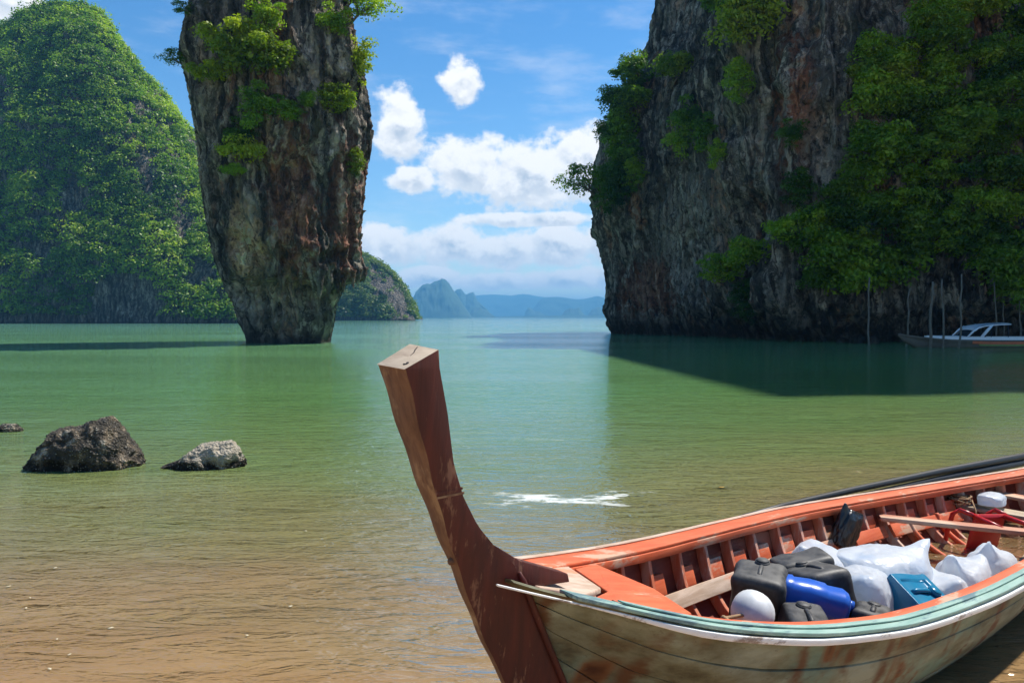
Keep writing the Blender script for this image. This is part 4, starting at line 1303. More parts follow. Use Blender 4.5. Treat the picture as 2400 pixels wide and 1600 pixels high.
QS = [0.0, 0.20, 0.38, 0.56, 0.74, 0.90, 1.0]
srng = np.random.RandomState(5)
for sg in (-1, 1):
    for k in range(len(QS) - 1):
        qa, qb = QS[k] + 0.006, QS[k + 1] - 0.006
        s0 = [0.13, 0.19, 0.22, 0.26, 0.30, 0.36][k]
        lap = 0.007 * srng.rand()

        def f(s, sg=sg, qa=qa, qb=qb, lap=lap, k=k):
            wv = 0.0035 * np.sin(s * 5 + k) + 0.003 * fbm(s * 3.0, s * 0 + k * 3.1, s * 0, 3)
            nq = 6
            outer = [sect(s, np.full_like(s, qa + (qb - qa) * j / (nq - 1)) + wv, lap + (0.004 if j else 0.0)) for j in range(nq)]
            qi, qj = max(qa - 0.016, 0.0), min(qb + 0.016, 1.0)
            inner = [sect(s, np.full_like(s, qi + (qj - qi) * j / (nq - 1)) + wv, -0.020 - 0.0025 * (k % 2)) for j in range(nq)][::-1]
            Q = np.stack(outer + inner, 1)
            Q[..., 1] *= sg
            return Q
        strip('hull_plank', f, np.concatenate([np.linspace(s0, 1.1, 70), np.linspace(1.1, 6.56, 56)[1:]]), [M['hull'], M['red_inner_shade']], boat, midx=[0] * 6 + [1] * 5 + [0])

# gunwale: rub rail outside, cap on top, inner rail
def rail(name, o0, o1, z0, z1, sg, s0, s1, mats, bevel=0.004, n=80, wav=0.0, midx=None, taper=0.0):
    def f(s):
        b, zg = b_of(s), z_of(s)
        dn = np.gradient(b, s)
        cs = 1 / np.sqrt(1 + dn ** 2)
        tp = np.clip((s - s0) / taper, 0.5, 1) if taper else np.ones_like(s)
        wz = wav * np.sin(s * 4.3) + 0.003 * fbm(s * 4, s * 0 + o0 * 50, s * 0, 2)
        rows = []
        for (o, zz) in ((o0, z0), (o1, z0), (o1, z1), (o0, z1)):
            rows.append(np.stack([s + o * -dn * cs * 0.0, np.maximum(b + np.where(o > 0.02, o * tp, o) / cs, 0.003) * sg, zg + (zz * tp if zz < -0.02 else zz) + wz], -1))
        return np.stack(rows, 1)
    return strip(name, f, np.linspace(s0, s1, n), mats, boat, bevel, midx)


rail('rub_rail', 0.002, 0.024, -0.030, -0.008, -1, 0.05, 6.5, [M['white_rail']], taper=0.55)
rail('gunwale_cap', -0.052, 0.016, -0.002, 0.012, -1, 0.26, 6.5, [M['teal']])
rail('gunwale_cap', -0.046, -0.018, 0.014, 0.020, -1, 0.42, 6.0, [M['teal']], 0.002)
rail('inner_rail', -0.104, -0.055, -0.035, 0.009, -1, 0.45, 6.3, [M['orange']])
rail('rub_rail', -0.012, 0.006, -0.055, -0.020, 1, 0.12, 6.5, [M['pale_board']])
rail('gunwale_cap', -0.125, 0.000, -0.018, -0.003, 1, 0.16, 6.5, [M['orange']])
rail('inner_rail', -0.130, -0.098, -0.060, -0.020, 1, 0.45, 6.3, [M['orange']])
rail('rail_edge', -0.024, 0.002, -0.0015, 0.004, 1, 0.25, 6.2, [M['pale_board']], 0.002)

# ribs on both sides
for i in range(20):
    s = 1.31 - 0.256 + 0.256 * i
    for sg in (-1, 1):
        qq = np.linspace(0.05, 0.93, 14)
        j = 0.01 * srng.randn()
        a = [sect(np.full(14, s + dx + j), qq, -0.0225) for dx in (-0.014, 0.014)]
        c = [sect(np.full(14, s + dx + j), qq, -0.082) for dx in (-0.014, 0.014)]
        Q = np.stack([a[0], a[1], c[1], c[0]], 1)
        Q[..., 1] *= sg
        Fs = []
        for r in range(13):
            for e in range(4):
                Fs.append((r * 4 + e, r * 4 + (e + 1) % 4, (r + 1) * 4 + (e + 1) % 4, (r + 1) * 4 + e))
        Fs += [(3, 2, 1, 0), (52, 53, 54, 55)]
        link('rib', bevelled('rib', [tuple(v) for v in Q.reshape(-1, 3)], Fs, [M['rib']], 0.003, 1), boat)

for i in range(1, 17):                           # added orange boards standing in for sunlit patches low in each far-side bay
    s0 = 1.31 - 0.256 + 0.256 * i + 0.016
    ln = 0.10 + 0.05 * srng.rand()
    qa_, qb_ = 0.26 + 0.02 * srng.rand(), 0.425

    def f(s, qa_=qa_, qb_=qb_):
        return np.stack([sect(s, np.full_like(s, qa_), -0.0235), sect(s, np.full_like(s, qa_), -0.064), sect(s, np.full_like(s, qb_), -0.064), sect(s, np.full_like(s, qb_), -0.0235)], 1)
    strip('sun_patch_board', f, np.linspace(s0, s0 + ln, 5), [M['orange']], boat, 0.002)
# the long stringers inside the ribs
def stringer(q0, q1, s0, s1, sg, mat, off=-0.084, th=0.02, name='stringer'):
    def f(s):
        rows = [sect(s, np.full_like(s, q0), off), sect(s, np.full_like(s, q0), off - th), sect(s, np.full_like(s, q1), off - th), sect(s, np.full_like(s, q1), off)]
        Q = np.stack(rows, 1)
        Q[..., 1] *= sg
        return Q
    return strip(name, f, np.linspace(s0, s1, 24), [mat], boat, 0.003)


stringer(0.42, 0.56, 1.15, 2.72, 1, M['pale_board'])
stringer(0.42, 0.58, 2.78, 3.42, 1, M['orange'])
stringer(0.42, 0.58, 3.62, 4.02, 1, M['orange'])
stringer(0.42, 0.60, 4.10, 5.02, 1, M['orange'])
stringer(0.44, 0.58, 1.15, 5.2, -1, M['orange'])
for k in range(7):                                # bottom boards
    t0 = -0.36 + k * 0.104
    wv = 0.096
    s0, s1 = 1.2 + 0.9 * abs(t0 + 0.05) ** 1.2, 5.3 - 0.9 * abs(t0 + 0.05)
    V, Fs = box_vf(s1 - s0, wv, 0.018, ((s0 + s1) / 2, t0 + wv / 2, -0.075 + 0.004 * (k % 2)))
    link('floor_board', bevelled('floor_board', V, Fs, [M['red_inner_shade']], 0.003, 1), boat)

# bow deck: pale board and orange boards under the stem
def deck_poly(name, pts, zoff, mat, th=0.02):
    V, n = [], len(pts)
    for zz in (0, -th):
        for (s, fr) in pts:
            V.append((s, fr * (float(b_of(s)) - 0.03), float(z_of(s)) + zoff + zz))
    Fs = [tuple(range(n)), tuple(range(2 * n - 1, n - 1, -1))] + [(i, i + n, (i + 1) % n + n, (i + 1) % n) for i in range(n)]
    return link(name, bevelled(name, V, Fs, [mat], 0.003, 1), boat)


deck_poly('bow_deck_board', [(0.27, -0.30), (0.27, 0.70), (0.55, 0.80), (0.80, 0.78), (0.66, 0.10), (0.45, -0.28)], -0.012, M['pale_board'])
deck_poly('bow_deck_board', [(0.30, -0.36), (0.47, -0.32), (0.68, 0.06), (0.82, 0.72), (1.02, 0.78), (0.98, 0.1), (0.84, -0.50), (0.66, -0.74), (0.50, -0.66)], -0.018, M['orange'])
deck_poly('bow_deck_board', [(0.67, -0.76), (0.85, -0.53), (1.00, -0.62), (1.30, -0.80), (0.98, -0.82)], -0.024, M['orange'])

# stem post: broad square head tapering into a thin cutwater
LV = [(1.500, -0.268, -0.164, .064, .066), (1.47, -0.264, -0.158, .064, .065), (1.35, -0.224, -0.122, .058, .059), (1.20, -0.168, -0.088, .047, .052), (1.10, -0.128, -0.045, .039, .048), (1.01, -0.090, 0.012, .031, .046),
      (0.93, -0.054, 0.085, .025, .048), (0.88, -0.030, 0.150, .021, .050), (0.80, 0.008, 0.195, .017, .048), (0.68, 0.064, 0.256, .014, .050), (0.55, 0.134, 0.325, .012, .050), (0.42, 0.215, 0.395, .012, .050), (0.25, 0.33, 0.51, .012, .048), (0.08, 0.49, 0.66, .012, .040), (-0.06, 0.75, 0.95, .012, .036)]


def stem_mesh():
    lv = np.array(LV)
    zs = np.concatenate([np.linspace(1.5, -0.06, 60)])
    cols = [np.interp(zs[::-1], lv[::-1, 0], lv[::-1, i])[::-1] for i in range(1, 5)]
    V, Fs, mi = [], [], []
    for i, z in enumerate(zs):
        sf, sa, wf, wa = (c[i] for c in cols)
        sf += 0.0025 * math.sin(z * 37) + 0.002 * float(pn(z * 6, 0.3, 0.1))
        if i == 0:      # sloping head: lower at the front
            zz = [1.472, 1.472, 1.520, 1.524]
        else:
            zz = [z] * 4
        V += [(sf, -wf, zz[0]), (sf, wf, zz[1]), (sa, wa, zz[3]), (sa, -wa, zz[2])]
    for i in range(len(zs) - 1):
        for c in range(4):
            c2 = (c + 1) % 4
            Fs.append((i * 4 + c, (i + 1) * 4 + c, (i + 1) * 4 + c2, i * 4 + c2))
            mi.append(1 if c == 0 else 0)
    Fs.append((0, 1, 2, 3))
    mi.append(2)
    Fs.append(tuple((len(zs) - 1) * 4 + c for c in (3, 2, 1, 0)))
    mi.append(0)
    me = bpy.data.meshes.new('stem_post')
    me.from_pydata(V, [], Fs)
    for m in (M['stem'], M['stem_front'], M['stem_top']):
        me.materials.append(m)
    me.polygons.foreach_set('material_index', mi)
    bm = bmesh.new()
    bm.from_mesh(me)
    bmesh.ops.recalc_face_normals(bm, faces=bm.faces)
    es = [e for e in bm.edges if len(e.link_faces) == 2 and e.calc_face_angle(0) > R(30)]
    bmesh.ops.bevel(bm, geom=es, offset=0.006, segments=2, profile=0.5, affect='EDGES', clamp_overlap=True)
    for f in bm.faces:
        f.smooth = True
    bm.to_mesh(me)
    bm.free()
    me.set_sharp_from_angle(angle=R(30))
    return me


stem_o = link('stem_post', stem_mesh(), boat)
lva = np.array(LV)[::-1]
for sg in (-1, 1):
    zz_ = np.linspace(0.84, 0.12, 26)
    pth = [(float(np.interp(z, lva[:, 0], lva[:, 2])) + 0.004, sg * (float(np.interp(z, lva[:, 0], lva[:, 4])) + 0.004), float(z)) for z in zz_]
    V, Fs = tube(pth, [0.005] + [0.011] * 24 + [0.005], 8)
    link('rabbet_strip', raw_mesh('rabbet_strip', V, Fs, True, [M['stem']]), stem_o)
# knot hole and the crack in the head
def head_z(sv):
    return float(np.interp(sv, [-0.268, -0.164], [1.472, 1.522]))


hn_ = Vector((-0.43, 0, 0.90))
c_ = Vector((-0.246, -0.036, head_z(-0.246)))
V, Fs = tube([tuple(c_ - hn_ * 0.012), tuple(c_ + hn_ * 0.0012)], [0.009, 0.009], 12)
link('knot_hole', raw_mesh('knot_hole', V, Fs, True, [M['dark_hole']]), stem_o)
pts = [(-0.226, -0.016), (-0.212, -0.006), (-0.196, 0.000), (-0.184, 0.012), (-0.170, 0.020)]
wds = [0.0006, 0.0014, 0.0020, 0.0026, 0.0016]
V = []
for (sv, tv), wd in zip(pts, wds):
    for dz in (0.0012, -0.004):
        for sg in (-1, 1):
            V.append((sv, tv + sg * wd, head_z(sv) + dz))
Fs = []
for i in range(len(pts) - 1):
    o, q = i * 4, i * 4 + 4
    Fs += [(o, o + 1, q + 1, q), (o + 2, q + 2, q + 3, o + 3), (o, q, q + 2, o + 2), (o + 1, o + 3, q + 3, q + 1)]
link('crack', raw_mesh('crack', V, Fs, False, [M['dark_hole']]), stem_o)
# rope groove half way up the stem: a pale worn band, two nail plates
for zz in (1.108, 1.122):
    sf, sa, wf, wa = (np.interp(zz, np.array(LV)[::-1, 0], np.array(LV)[::-1, i]) for i in range(1, 5))
    V = [(sf - .002, -wf - .0015, zz), (sa + .002, -wa - .002, zz + .004), (sa + .002, -wa - .002, zz + .010), (sf - .002, -wf - .0015, zz + .006), (sf, -wf + .006, zz), (sa, -wa + .006, zz + .004), (sa, -wa + .006, zz + .010), (sf, -wf + .006, zz + .006)]
    Fs = [(0, 1, 2, 3), (7, 6, 5, 4), (0, 4, 5, 1), (3, 2, 6, 7), (0, 3, 7, 4), (1, 5, 6, 2)]
    link('worn_band', raw_mesh('worn_band', V, Fs, False, [M['stem_front'] if zz < 1.11 else M['stem']]), stem_o)
# knee behind the stem and the flat cleat on the gunwale
V = [(0.10, -0.028, 0.93), (0.20, -0.028, 0.865), (0.42, -0.026, 0.775), (0.43, -0.026, 0.745), (0.15, -0.028, 0.78), (0.10, 0.028, 0.93), (0.20, 0.028, 0.865), (0.42, 0.026, 0.775), (0.43, 0.026, 0.745), (0.15, 0.028, 0.78)]
Fs = [(0, 1, 2, 3, 4), (9, 8, 7, 6, 5)] + [(i, (i + 1) % 5, (i + 1) % 5 + 5, i + 5) for i in range(5)]
link('stem_knee', bevelled('stem_knee', V, Fs, [M['stem']], 0.004, 2), boat)
V, Fs = tube([(-0.05, 0.0, 0.905), (0.0, 0.0, 0.905), (0.05, 0.0, 0.90)], [0.010, 0.012, 0.010], 8)
link('bow_pin', raw_mesh('bow_pin', V, Fs, True, [M['stem_front']]), stem_o)

# thwarts fixed across the stern half
def board_between(name, a, b, wid, th, mat, parent, roll=0.0):
    a, b = Vector(a), Vector(b)
    d = b - a
    L = d.length
    V, Fs = box_vf(wid, L, th)
    me = bevelled(name, V, Fs, [mat], 0.004, 2)
    o = link(name, me, parent)
    q = d.to_track_quat('Y', 'Z')
    mt = Matrix.Translation((a + b) / 2) @ q.to_matrix().to_4x4() @ Matrix.Rotation(roll, 4, 'Y')
    o.matrix_local = mt
    return o


board_between('thwart', (5.20, 0.40, 0.150), (5.42, -0.30, 0.130), 0.17, 0.024, M['grey_board'], boat)
board_between('thwart', (5.62, 0.31, 0.200), (5.70, -0.28, 0.190), 0.14, 0.024, M['plank_red'], boat)
# curved floor timbers showing behind the bags
for s in (4.35, 4.72):
    tt = np.linspace(0.93, 0.40, 12)
    path = [tuple(sect(s, q, -0.10) * np.array([1, 1, 1])) for q in tt]
    V, Fs = tube(path, [0.020] * 12, 6)
    link('curved_timber', raw_mesh('curved_timber', V, Fs, True, [M['orange']]), boat)


# ------------------------------------------------------------------ cargo in the boat (each its own thing)
def blocal(s, t, z):
    return BM @ Vector((s, t, z))


def place(o, s, t, z, rot=(0, 0, 0)):
    o.matrix_world = Matrix.Translation(blocal(s, t, z)) @ Matrix.Rotation(YAW, 4, 'Z') @ Euler(tuple(R(a) for a in rot)).to_matrix().to_4x4()


def jerrycan(label, s, t, z, size, rot, mat, capm, group=None, recess=True, name='jerrycan', dent=0.0):
    """body with rounded edges, sunk grip with a handle bar, screw cap"""
    L, W, H = (0.93 * q for q in size)
    z = z - 0.02
    e = empty(name)
    place(e, s, t, z, rot)
    bm = bmesh.new()
    bmesh.ops.create_cube(bm, size=1.0)
    for v in bm.verts:
        v.co = Vector((v.co.x * L, v.co.y * W, (v.co.z + 0.5) * H))
    if recess:                                  # sunken grip on the top
        tf = max(bm.faces, key=lambda f: f.calc_center_median().z)
        bmesh.ops.inset_individual(bm, faces=[tf], thickness=min(L, W) * 0.24, depth=0.0)
        r = bmesh.ops.extrude_discrete_faces(bm, faces=[tf])
        nf = r['faces'][0]
        for v in nf.verts:
            v.co.z -= 0.012
            v.co.x *= 0.9
            v.co.y *= 0.9
        bmesh.ops.recalc_face_normals(bm, faces=bm.faces)
        bmesh.ops.remove_doubles(bm, verts=bm.verts, dist=0.0005)
    bmesh.ops.bevel(bm, geom=bm.edges[:], offset=min(L, W, H) * (0.085 if recess else 0.19), segments=4, profile=0.55, affect='EDGES', clamp_overlap=True)
    bmesh.ops.subdivide_edges(bm, edges=[ed for ed in bm.edges if ed.calc_length() > 0.06], cuts=3, use_grid_fill=True)
    for v in bm.verts:
        p = v.co
        g = 0.004 * math.sin(p.x * 40 + s * 9) * math.sin(p.z * 33 + t * 5) + dent * 0.02 * float(pn(p.x * 9 + s, p.y * 9, p.z * 9))
        v.co += v.normal * g
    for f in bm.faces:
        f.smooth = True
    me = bpy.data.meshes.new('body')
    bm.to_mesh(me)
    bm.free()
    me.materials.append(mat)
    link('body', me, e)
    V, Fs = tube([(-L * 0.30, 0, H * 0.93), (-L * 0.22, 0, H * 0.995), (0, 0, H * 1.005), (L * 0.12, 0, H * 0.995), (L * 0.20, 0, H * 0.93)], [0.011, 0.012, 0.012, 0.012, 0.011], 8)
    link('handle', raw_mesh('handle', V, Fs, True, [mat]), e)
    V, Fs = merge([tube([(L * 0.33, 0, H * 0.95), (L * 0.33, 0, H * 1.03)], [0.036, 0.034], 14), tube([(L * 0.33, 0, H * 1.03), (L * 0.33, 0, H * 1.055)], [0.030, 0.028], 14)])
    link('cap', raw_mesh('cap', V, Fs, True, [capm]), e)
    tag(e, label, 'jerrycan', group)
    return e


GJ = 'jerrycans lying in the boat'
jerrycan('upright dusty black jerrycan behind the white ball-shaped jug', 1.96, 0.17, 0.16, (0.28, 0.26, 0.29), (4, -6, 25), M['black_plastic'], M['black_plastic'], GJ, recess=False, dent=0.5)
jerrycan('black jerrycan on its side with its round mouth showing', 2.36, 0.30, 0.22, (0.26, 0.20, 0.32), (12, 82, -20), M['black_plastic'], M['black_plastic'], GJ, recess=False, dent=0.5)
jerrycan('big black jerrycan leaning behind the bright blue drum', 2.36, 0.03, 0.12, (0.32, 0.25, 0.28), (-8, 10, 62), M['black_plastic'], M['black_plastic'], GJ, recess=False, dent=0.5)
jerrycan('half hidden black jerrycan in front of the bright blue drum', 1.84, -0.13, 0.19, (0.30, 0.20, 0.16), (6, -4, 40), M['black_plastic'], M['black_plastic'], GJ, recess=False, dent=0.6)
jerrycan('low black jerrycan between the blue drum and the teal can', 2.26, -0.22, 0.12, (0.24, 0.18, 0.18), (10, 6, 20), M['black_plastic'], M['black_plastic'], GJ, recess=False, dent=0.6)
jerrycan('glossy teal jerrycan with a sunken handle beside the white bags', 2.78, -0.18, 0.10, (0.30, 0.25, 0.20), (30, 10, -14), M['teal_plastic'], M['teal_plastic'], GJ)

# blue drum lying on its side
e = empty('blue_drum')
place(e, 1.93, -0.10, 0.335, (0, 0, 0))
prof = [(-0.165, 0.0), (-0.165, 0.055), (-0.155, 0.070), (-0.10, 0.080), (-0.09, 0.074), (-0.02, 0.083), (0.05, 0.083), (0.06, 0.076), (0.13, 0.080), (0.155, 0.068), (0.165, 0.05), (0.165, 0.0)]
V, Fs = [], []
for (xx, rr) in prof:
    for k in range(24):
        a = 2 * math.pi * k / 24
        sq = (abs(math.cos(a)) ** 3.2 + abs(math.sin(a)) ** 3.2) ** (-1 / 3.2)
        V.append((xx, rr * sq * math.cos(a) * 1.05, rr * sq * math.sin(a)))
for i in range(len(prof) - 1):
    for k in range(24):
        k2 = (k + 1) % 24
        Fs.append((i * 24 + k, i * 24 + k2, (i + 1) * 24 + k2, (i + 1) * 24 + k))
link('body', raw_mesh('body', V, Fs, True, [M['blue_plastic']]), e)
V, Fs = tube([(0.160, 0.03, 0.01), (0.190, 0.03, 0.01)], [0.028, 0.026], 14)
link('cap', raw_mesh('cap', V, Fs, True, [M['blue_plastic']]), e)
e.matrix_world = Matrix.Translation(blocal(2.10, -0.02, 0.285)) @ Matrix.Rotation(YAW - R(58), 4, 'Z') @ Matrix.Rotation(R(12), 4, 'Y')
tag(e, 'bright blue plastic drum lying on its side among black jerrycans', 'drum')

# white round jug
e = empty('white_jug')
e.matrix_world = Matrix.Translation(blocal(1.62, 0.0, 0.335)) @ Matrix.Rotation(R(100), 4, 'Y') @ Matrix.Rotation(R(-50), 4, 'X')
V, Fs = [], []
prof = [(-0.092, 0.0)] + [(-0.092 * math.cos(a), 0.092 * math.sin(a)) for a in np.linspace(0.25, 2.75, 18)] + [(0.10, 0.026), (0.102, 0.0)]
for (zz, rr) in prof:
    rr = rr + (0.004 if abs(zz) < 0.012 else 0)
    for k in range(28):
        a = 2 * math.pi * k / 28
        V.append((rr * math.cos(a), rr * math.sin(a), zz))
for i in range(len(prof) - 1):
    for k in range(28):
        k2 = (k + 1) % 28
        Fs.append((i * 28 + k, i * 28 + k2, (i + 1) * 28 + k2, (i + 1) * 28 + k))
link('body', raw_mesh('body', V, Fs, True, [M['white_plastic']]), e)
V, Fs = merge([tube([(0, 0, 0.098), (0, 0, 0.122)], [0.026, 0.024], 14)])
link('cap', raw_mesh('cap', V, Fs, True, [M['white_plastic']]), e)
tag(e, 'white ball-shaped plastic jug near the bow in front of the black jerrycans', 'jug')


def bag(label, s, t, z, size, ears, seed, mat, rz=0.0, group=None, name='plastic_bag', crumple=1.0, tilt=(0, 0)):
    """soft crumpled sack with drawn-up corners; ears: (azimuth deg, outward, height, width)"""
    bm = bmesh.new()
    bmesh.ops.create_icosphere(bm, subdivisions=5, radius=1.0)
    P = np.array([v.co[:] for v in bm.verts])
    d = P.copy()
    sq = (np.abs(d) ** 3.0).sum(1) ** (-1 / 3.0)
    rad = sq * (1 + 0.10 * fbm(d[:, 0] * 1.2 + seed, d[:, 1] * 1.2, d[:, 2] * 1.2, 2))
    wr = fbm(d[:, 0] * 1.7 + seed, d[:, 1] * 1.7 + 4, d[:, 2] * 1.7, 3)
    fold = 1 - np.abs(fbm(d[:, 0] * 2.4 + 2 * wr + seed, d[:, 1] * 2.4 + 2 * wr, d[:, 2] * 0.9, 2)) * 2.2
    rad += crumple * 0.045 * np.clip(fold, -1, 1) + crumple * 0.006 * fbm(d[:, 0] * 7 + seed, d[:, 1] * 7, d[:, 2] * 7, 2)
    P = d * rad[:, None]
    P[:, 2] = np.where(P[:, 2] < -0.35, -0.35 + (P[:, 2] + 0.35) * 0.25, P[:, 2])
    for (a, o, h, wd) in ears:               # drawn-up corners: thin flaps, wide one way
        ca, sa = math.cos(R(a)), math.sin(R(a))
        u = np.array([ca * o, sa * o, 0.8])
        u /= np.linalg.norm(u)
        tg = np.array([-sa, ca, 0.0])
        rd = np.cross(u, tg)
        kt, kr = d @ tg, d @ rd
        k = np.exp(-(kt / (wd * 1.7)) ** 2 - (kr / (wd * 0.8)) ** 2) * (d @ u > 0)
        P += k[:, None] * (np.array([ca * o * 0.3, sa * o * 0.3, 0.78 * h]) + 0.25 * h * np.sin(kt * 9 + seed)[:, None] * np.array([ca, sa, 0.3]))
    P *= np.array(size)
    for v, p in zip(bm.verts, P):
        v.co = Vector(p)
    for f in bm.faces:
        f.smooth = True
    me = bpy.data.meshes.new(name)
    bm.to_mesh(me)
    bm.free()
    me.materials.append(mat)
    o = link(name, me)
    place(o, s, t, z, (tilt[0], tilt[1], rz))
    tag(o, label, 'bag', group)
    return o


GB = 'white plastic bags in the boat'
bag('white bag with a curled handle leaning on the far stringer behind the black jerrycans', 2.78, 0.28, 0.11, (0.20, 0.15, 0.19), [(150, 0.6, 0.42, 0.28), (20, 0.7, 0.15, 0.4)], 1.0, M['bag'], 20, GB)
bag('largest white bag, bulging in the middle of the boat with one handle up', 3.04, 0.05, 0.09, (0.26, 0.21, 0.225), [(-12, 0.8, 0.40, 0.16), (170, 0.8, 0.16, 0.25)], 2.0, M['bag'], -20, GB, crumple=1.0)
bag('white bag pressed behind the teal jerrycan on the side of the stem', 2.62, -0.02, 0.10, (0.18, 0.16, 0.21), [(200, 0.6, 0.1, 0.4)], 6.0, M['bag'], 10, GB)
bag('small white bag with a low peak right behind the teal jerrycan', 3.22, -0.20, 0.07, (0.17, 0.14, 0.13), [(40, 0.5, 0.50, 0.20), (220, 0.6, 0.25, 0.22)], 3.0, M['bag'], 30, GB)
bag('white bag with a tall pointed peak beside the red plastic chair', 3.56, -0.20, 0.05, (0.18, 0.14, 0.16), [(170, 0.7, 0.80, 0.17), (-20, 0.7, 0.30, 0.2)], 4.0, M['bag'], 5, GB, crumple=1.0)
bag('last white bag with an upright knotted neck near the red plastic chair', 3.98, -0.22, 0.05, (0.16, 0.13, 0.14), [(190, 0.5, 0.9, 0.14), (30, 0.7, 0.3, 0.2)], 5.0, M['bag'], 0, GB, crumple=1.0)
bag('crumpled glossy black bag hung over the far stringer', 3.48, 0.47, 0.20, (0.10, 0.055, 0.15), [(160, 0.7, 0.45, 0.3), (-30, 0.7, 0.15, 0.35)], 7.0, M['black_bag'], 0, None, 'plastic_bag', 3.2, (12, 18))
bag('white and blue bundle lying on the stern thwart', 5.34, 0.20, 0.20, (0.13, 0.09, 0.055), [(160, 0.8, 0.2, 0.4)], 8.0, M['bag'], 10, None)
bag('small crumpled pale rag beside the white jug', 1.16, -0.10, 0.385, (0.13, 0.05, 0.035), [(10, 0.8, 0.3, 0.4)], 9.0, M['bag'], -40, None, 'rag', 2.0)

# loose red-worn plank lying across
pl = board_between('loose_plank', (0, 0, 0), (0, 1, 0), 0.105, 0.028, M['plank_red'], None)
a, b = blocal(4.03, 0.49, 0.222), blocal(4.62, -0.36, 0.215)
d = b - a
pl.matrix_world = Matrix.Translation((a + b) / 2) @ d.to_track_quat('Y', 'Z').to_matrix().to_4x4() @ Matrix.Diagonal((1, d.length, 1, 1))
tag(pl, 'long worn reddish plank laid obliquely across the boat', 'plank')
# loose pale plank near the bags
pl = board_between('loose_plank', (0, 0, 0), (0, 1, 0), 0.07, 0.03, M['grey_board'], None)
a, b = blocal(4.25, -0.30, 0.05), blocal(5.0, -0.22, 0.03)
d = b - a
pl.matrix_world = Matrix.Translation((a + b) / 2) @ d.to_track_quat('Y', 'Z').to_matrix().to_4x4() @ Matrix.Diagonal((1, d.length, 1, 1))
tag(pl, 'short pale plank end lying on the boat floor behind the last white bag', 'plank')

# red plastic chair lying on its back in the stern
ch = empty('plastic_chair')


def sheet(name, fn, nu, nv, th, mat, parent):
    us, vs = np.linspace(-1, 1, nu), np.linspace(0, 1, nv)
    top = [[Vector(fn(u, v)) for v in vs] for u in us]
    V, Fs = [], []
    for zz in (0, -th):
        for i in range(nu):
            for j in range(nv):
                V.append(tuple(top[i][j] + Vector((0, 0, zz))))
    o = nu * nv
    for i in range(nu - 1):
        for j in range(nv - 1):
            a, b2, c, dd = i * nv + j, (i + 1) * nv + j, (i + 1) * nv + j + 1, i * nv + j + 1
            Fs += [(a, b2, c, dd), (dd + o, c + o, b2 + o, a + o)]
    ring = [i * nv for i in range(nu)] + [(nu - 1) * nv + j for j in range(1, nv)] + [i * nv + nv - 1 for i in range(nu - 2, -1, -1)] + [j for j in range(nv - 2, 0, -1)]
    for k in range(len(ring)):
        a, b2 = ring[k], ring[(k + 1) % len(ring)]
        Fs.append((a, a + o, b2 + o, b2))
    return link(name, raw_mesh(name, V, Fs, True, [mat]), parent)


sheet('seat', lambda u, v: (u * 0.17, -0.18 + v * 0.34, 0.0 - 0.025 * (1 - u * u) * (1 - (2 * v - 1) ** 2)), 9, 9, 0.012, M['red_plastic'], ch)
sheet('backrest', lambda u, v: (u * 0.17, 0.17 + 0.05 * v - 0.03 * (u * u) * -1 * 0.5, 0.03 + v * 0.30), 9, 9, 0.012, M['red_plastic'], ch)
for sx in (-1, 1):
    V, Fs = tube([(sx * 0.18, -0.17, 0.0), (sx * 0.20, -0.16, 0.12), (sx * 0.20, -0.10, 0.18), (sx * 0.20, 0.08, 0.19), (sx * 0.18, 0.20, 0.20)], [0.02] * 5, 8)
    link('armrest', raw_mesh('armrest', V, Fs, True, [M['red_plastic']]), ch)
    for sy in (-0.16, 0.15):
        V, Fs = tube([(sx * 0.16, sy, 0.0), (sx * 0.19, sy * 1.2, -0.30)], [0.024, 0.018], 8)
        link('leg', raw_mesh('leg', V, Fs, True, [M['red_plastic']]), ch)
ch.matrix_world = Matrix.Translation(blocal(4.72, 0.05, 0.10)) @ Matrix.Rotation(YAW + R(-25), 4, 'Z') @ Euler((R(-78), R(4), 0)).to_matrix().to_4x4() @ Matrix.Scale(0.80, 4)
tag(ch, 'red plastic chair lying on its back in the stern of the boat', 'chair')

# rope tangled over the thwart
rr = random.Random(3)


def rope(name, pts, rad, label):
    V, Fs = tube(pts, rad, 6)
    o = link(name, raw_mesh(name, V, Fs, True, [M['rope']]))
    tag(o, label, 'rope')
    return o


pts = []
for k in range(110):
    f = k / 109
    a = k * 0.62
    rd = 0.055 + 0.03 * math.sin(k * 0.31)
    pts.append(tuple(blocal(5.10 + rd * math.cos(a) + 0.05 * f, 0.35 + rd * math.sin(a) * 0.9, 0.172 + 0.05 * abs(math.sin(k * 0.37)) + 0.02 * f)))
for k in range(10):
    pts.append(tuple(blocal(5.06 - 0.012 * k, 0.22 - 0.006 * k, 0.165 - 0.022 * k)))
rope('coiled_rope', pts, 0.006, 'tangled brown rope heaped on the pale stern thwart')
pts = [tuple(blocal(1.02 + 0.05 * k + 0.01 * rr.random(), -0.08 - 0.11 * math.sin(k * 0.55), 0.46 - 0.012 * k + 0.015 * math.sin(k * 1.3))) for k in range(12)]
rope('mooring_rope', pts, 0.008, 'short frayed rope end beside the white jug at the bow')

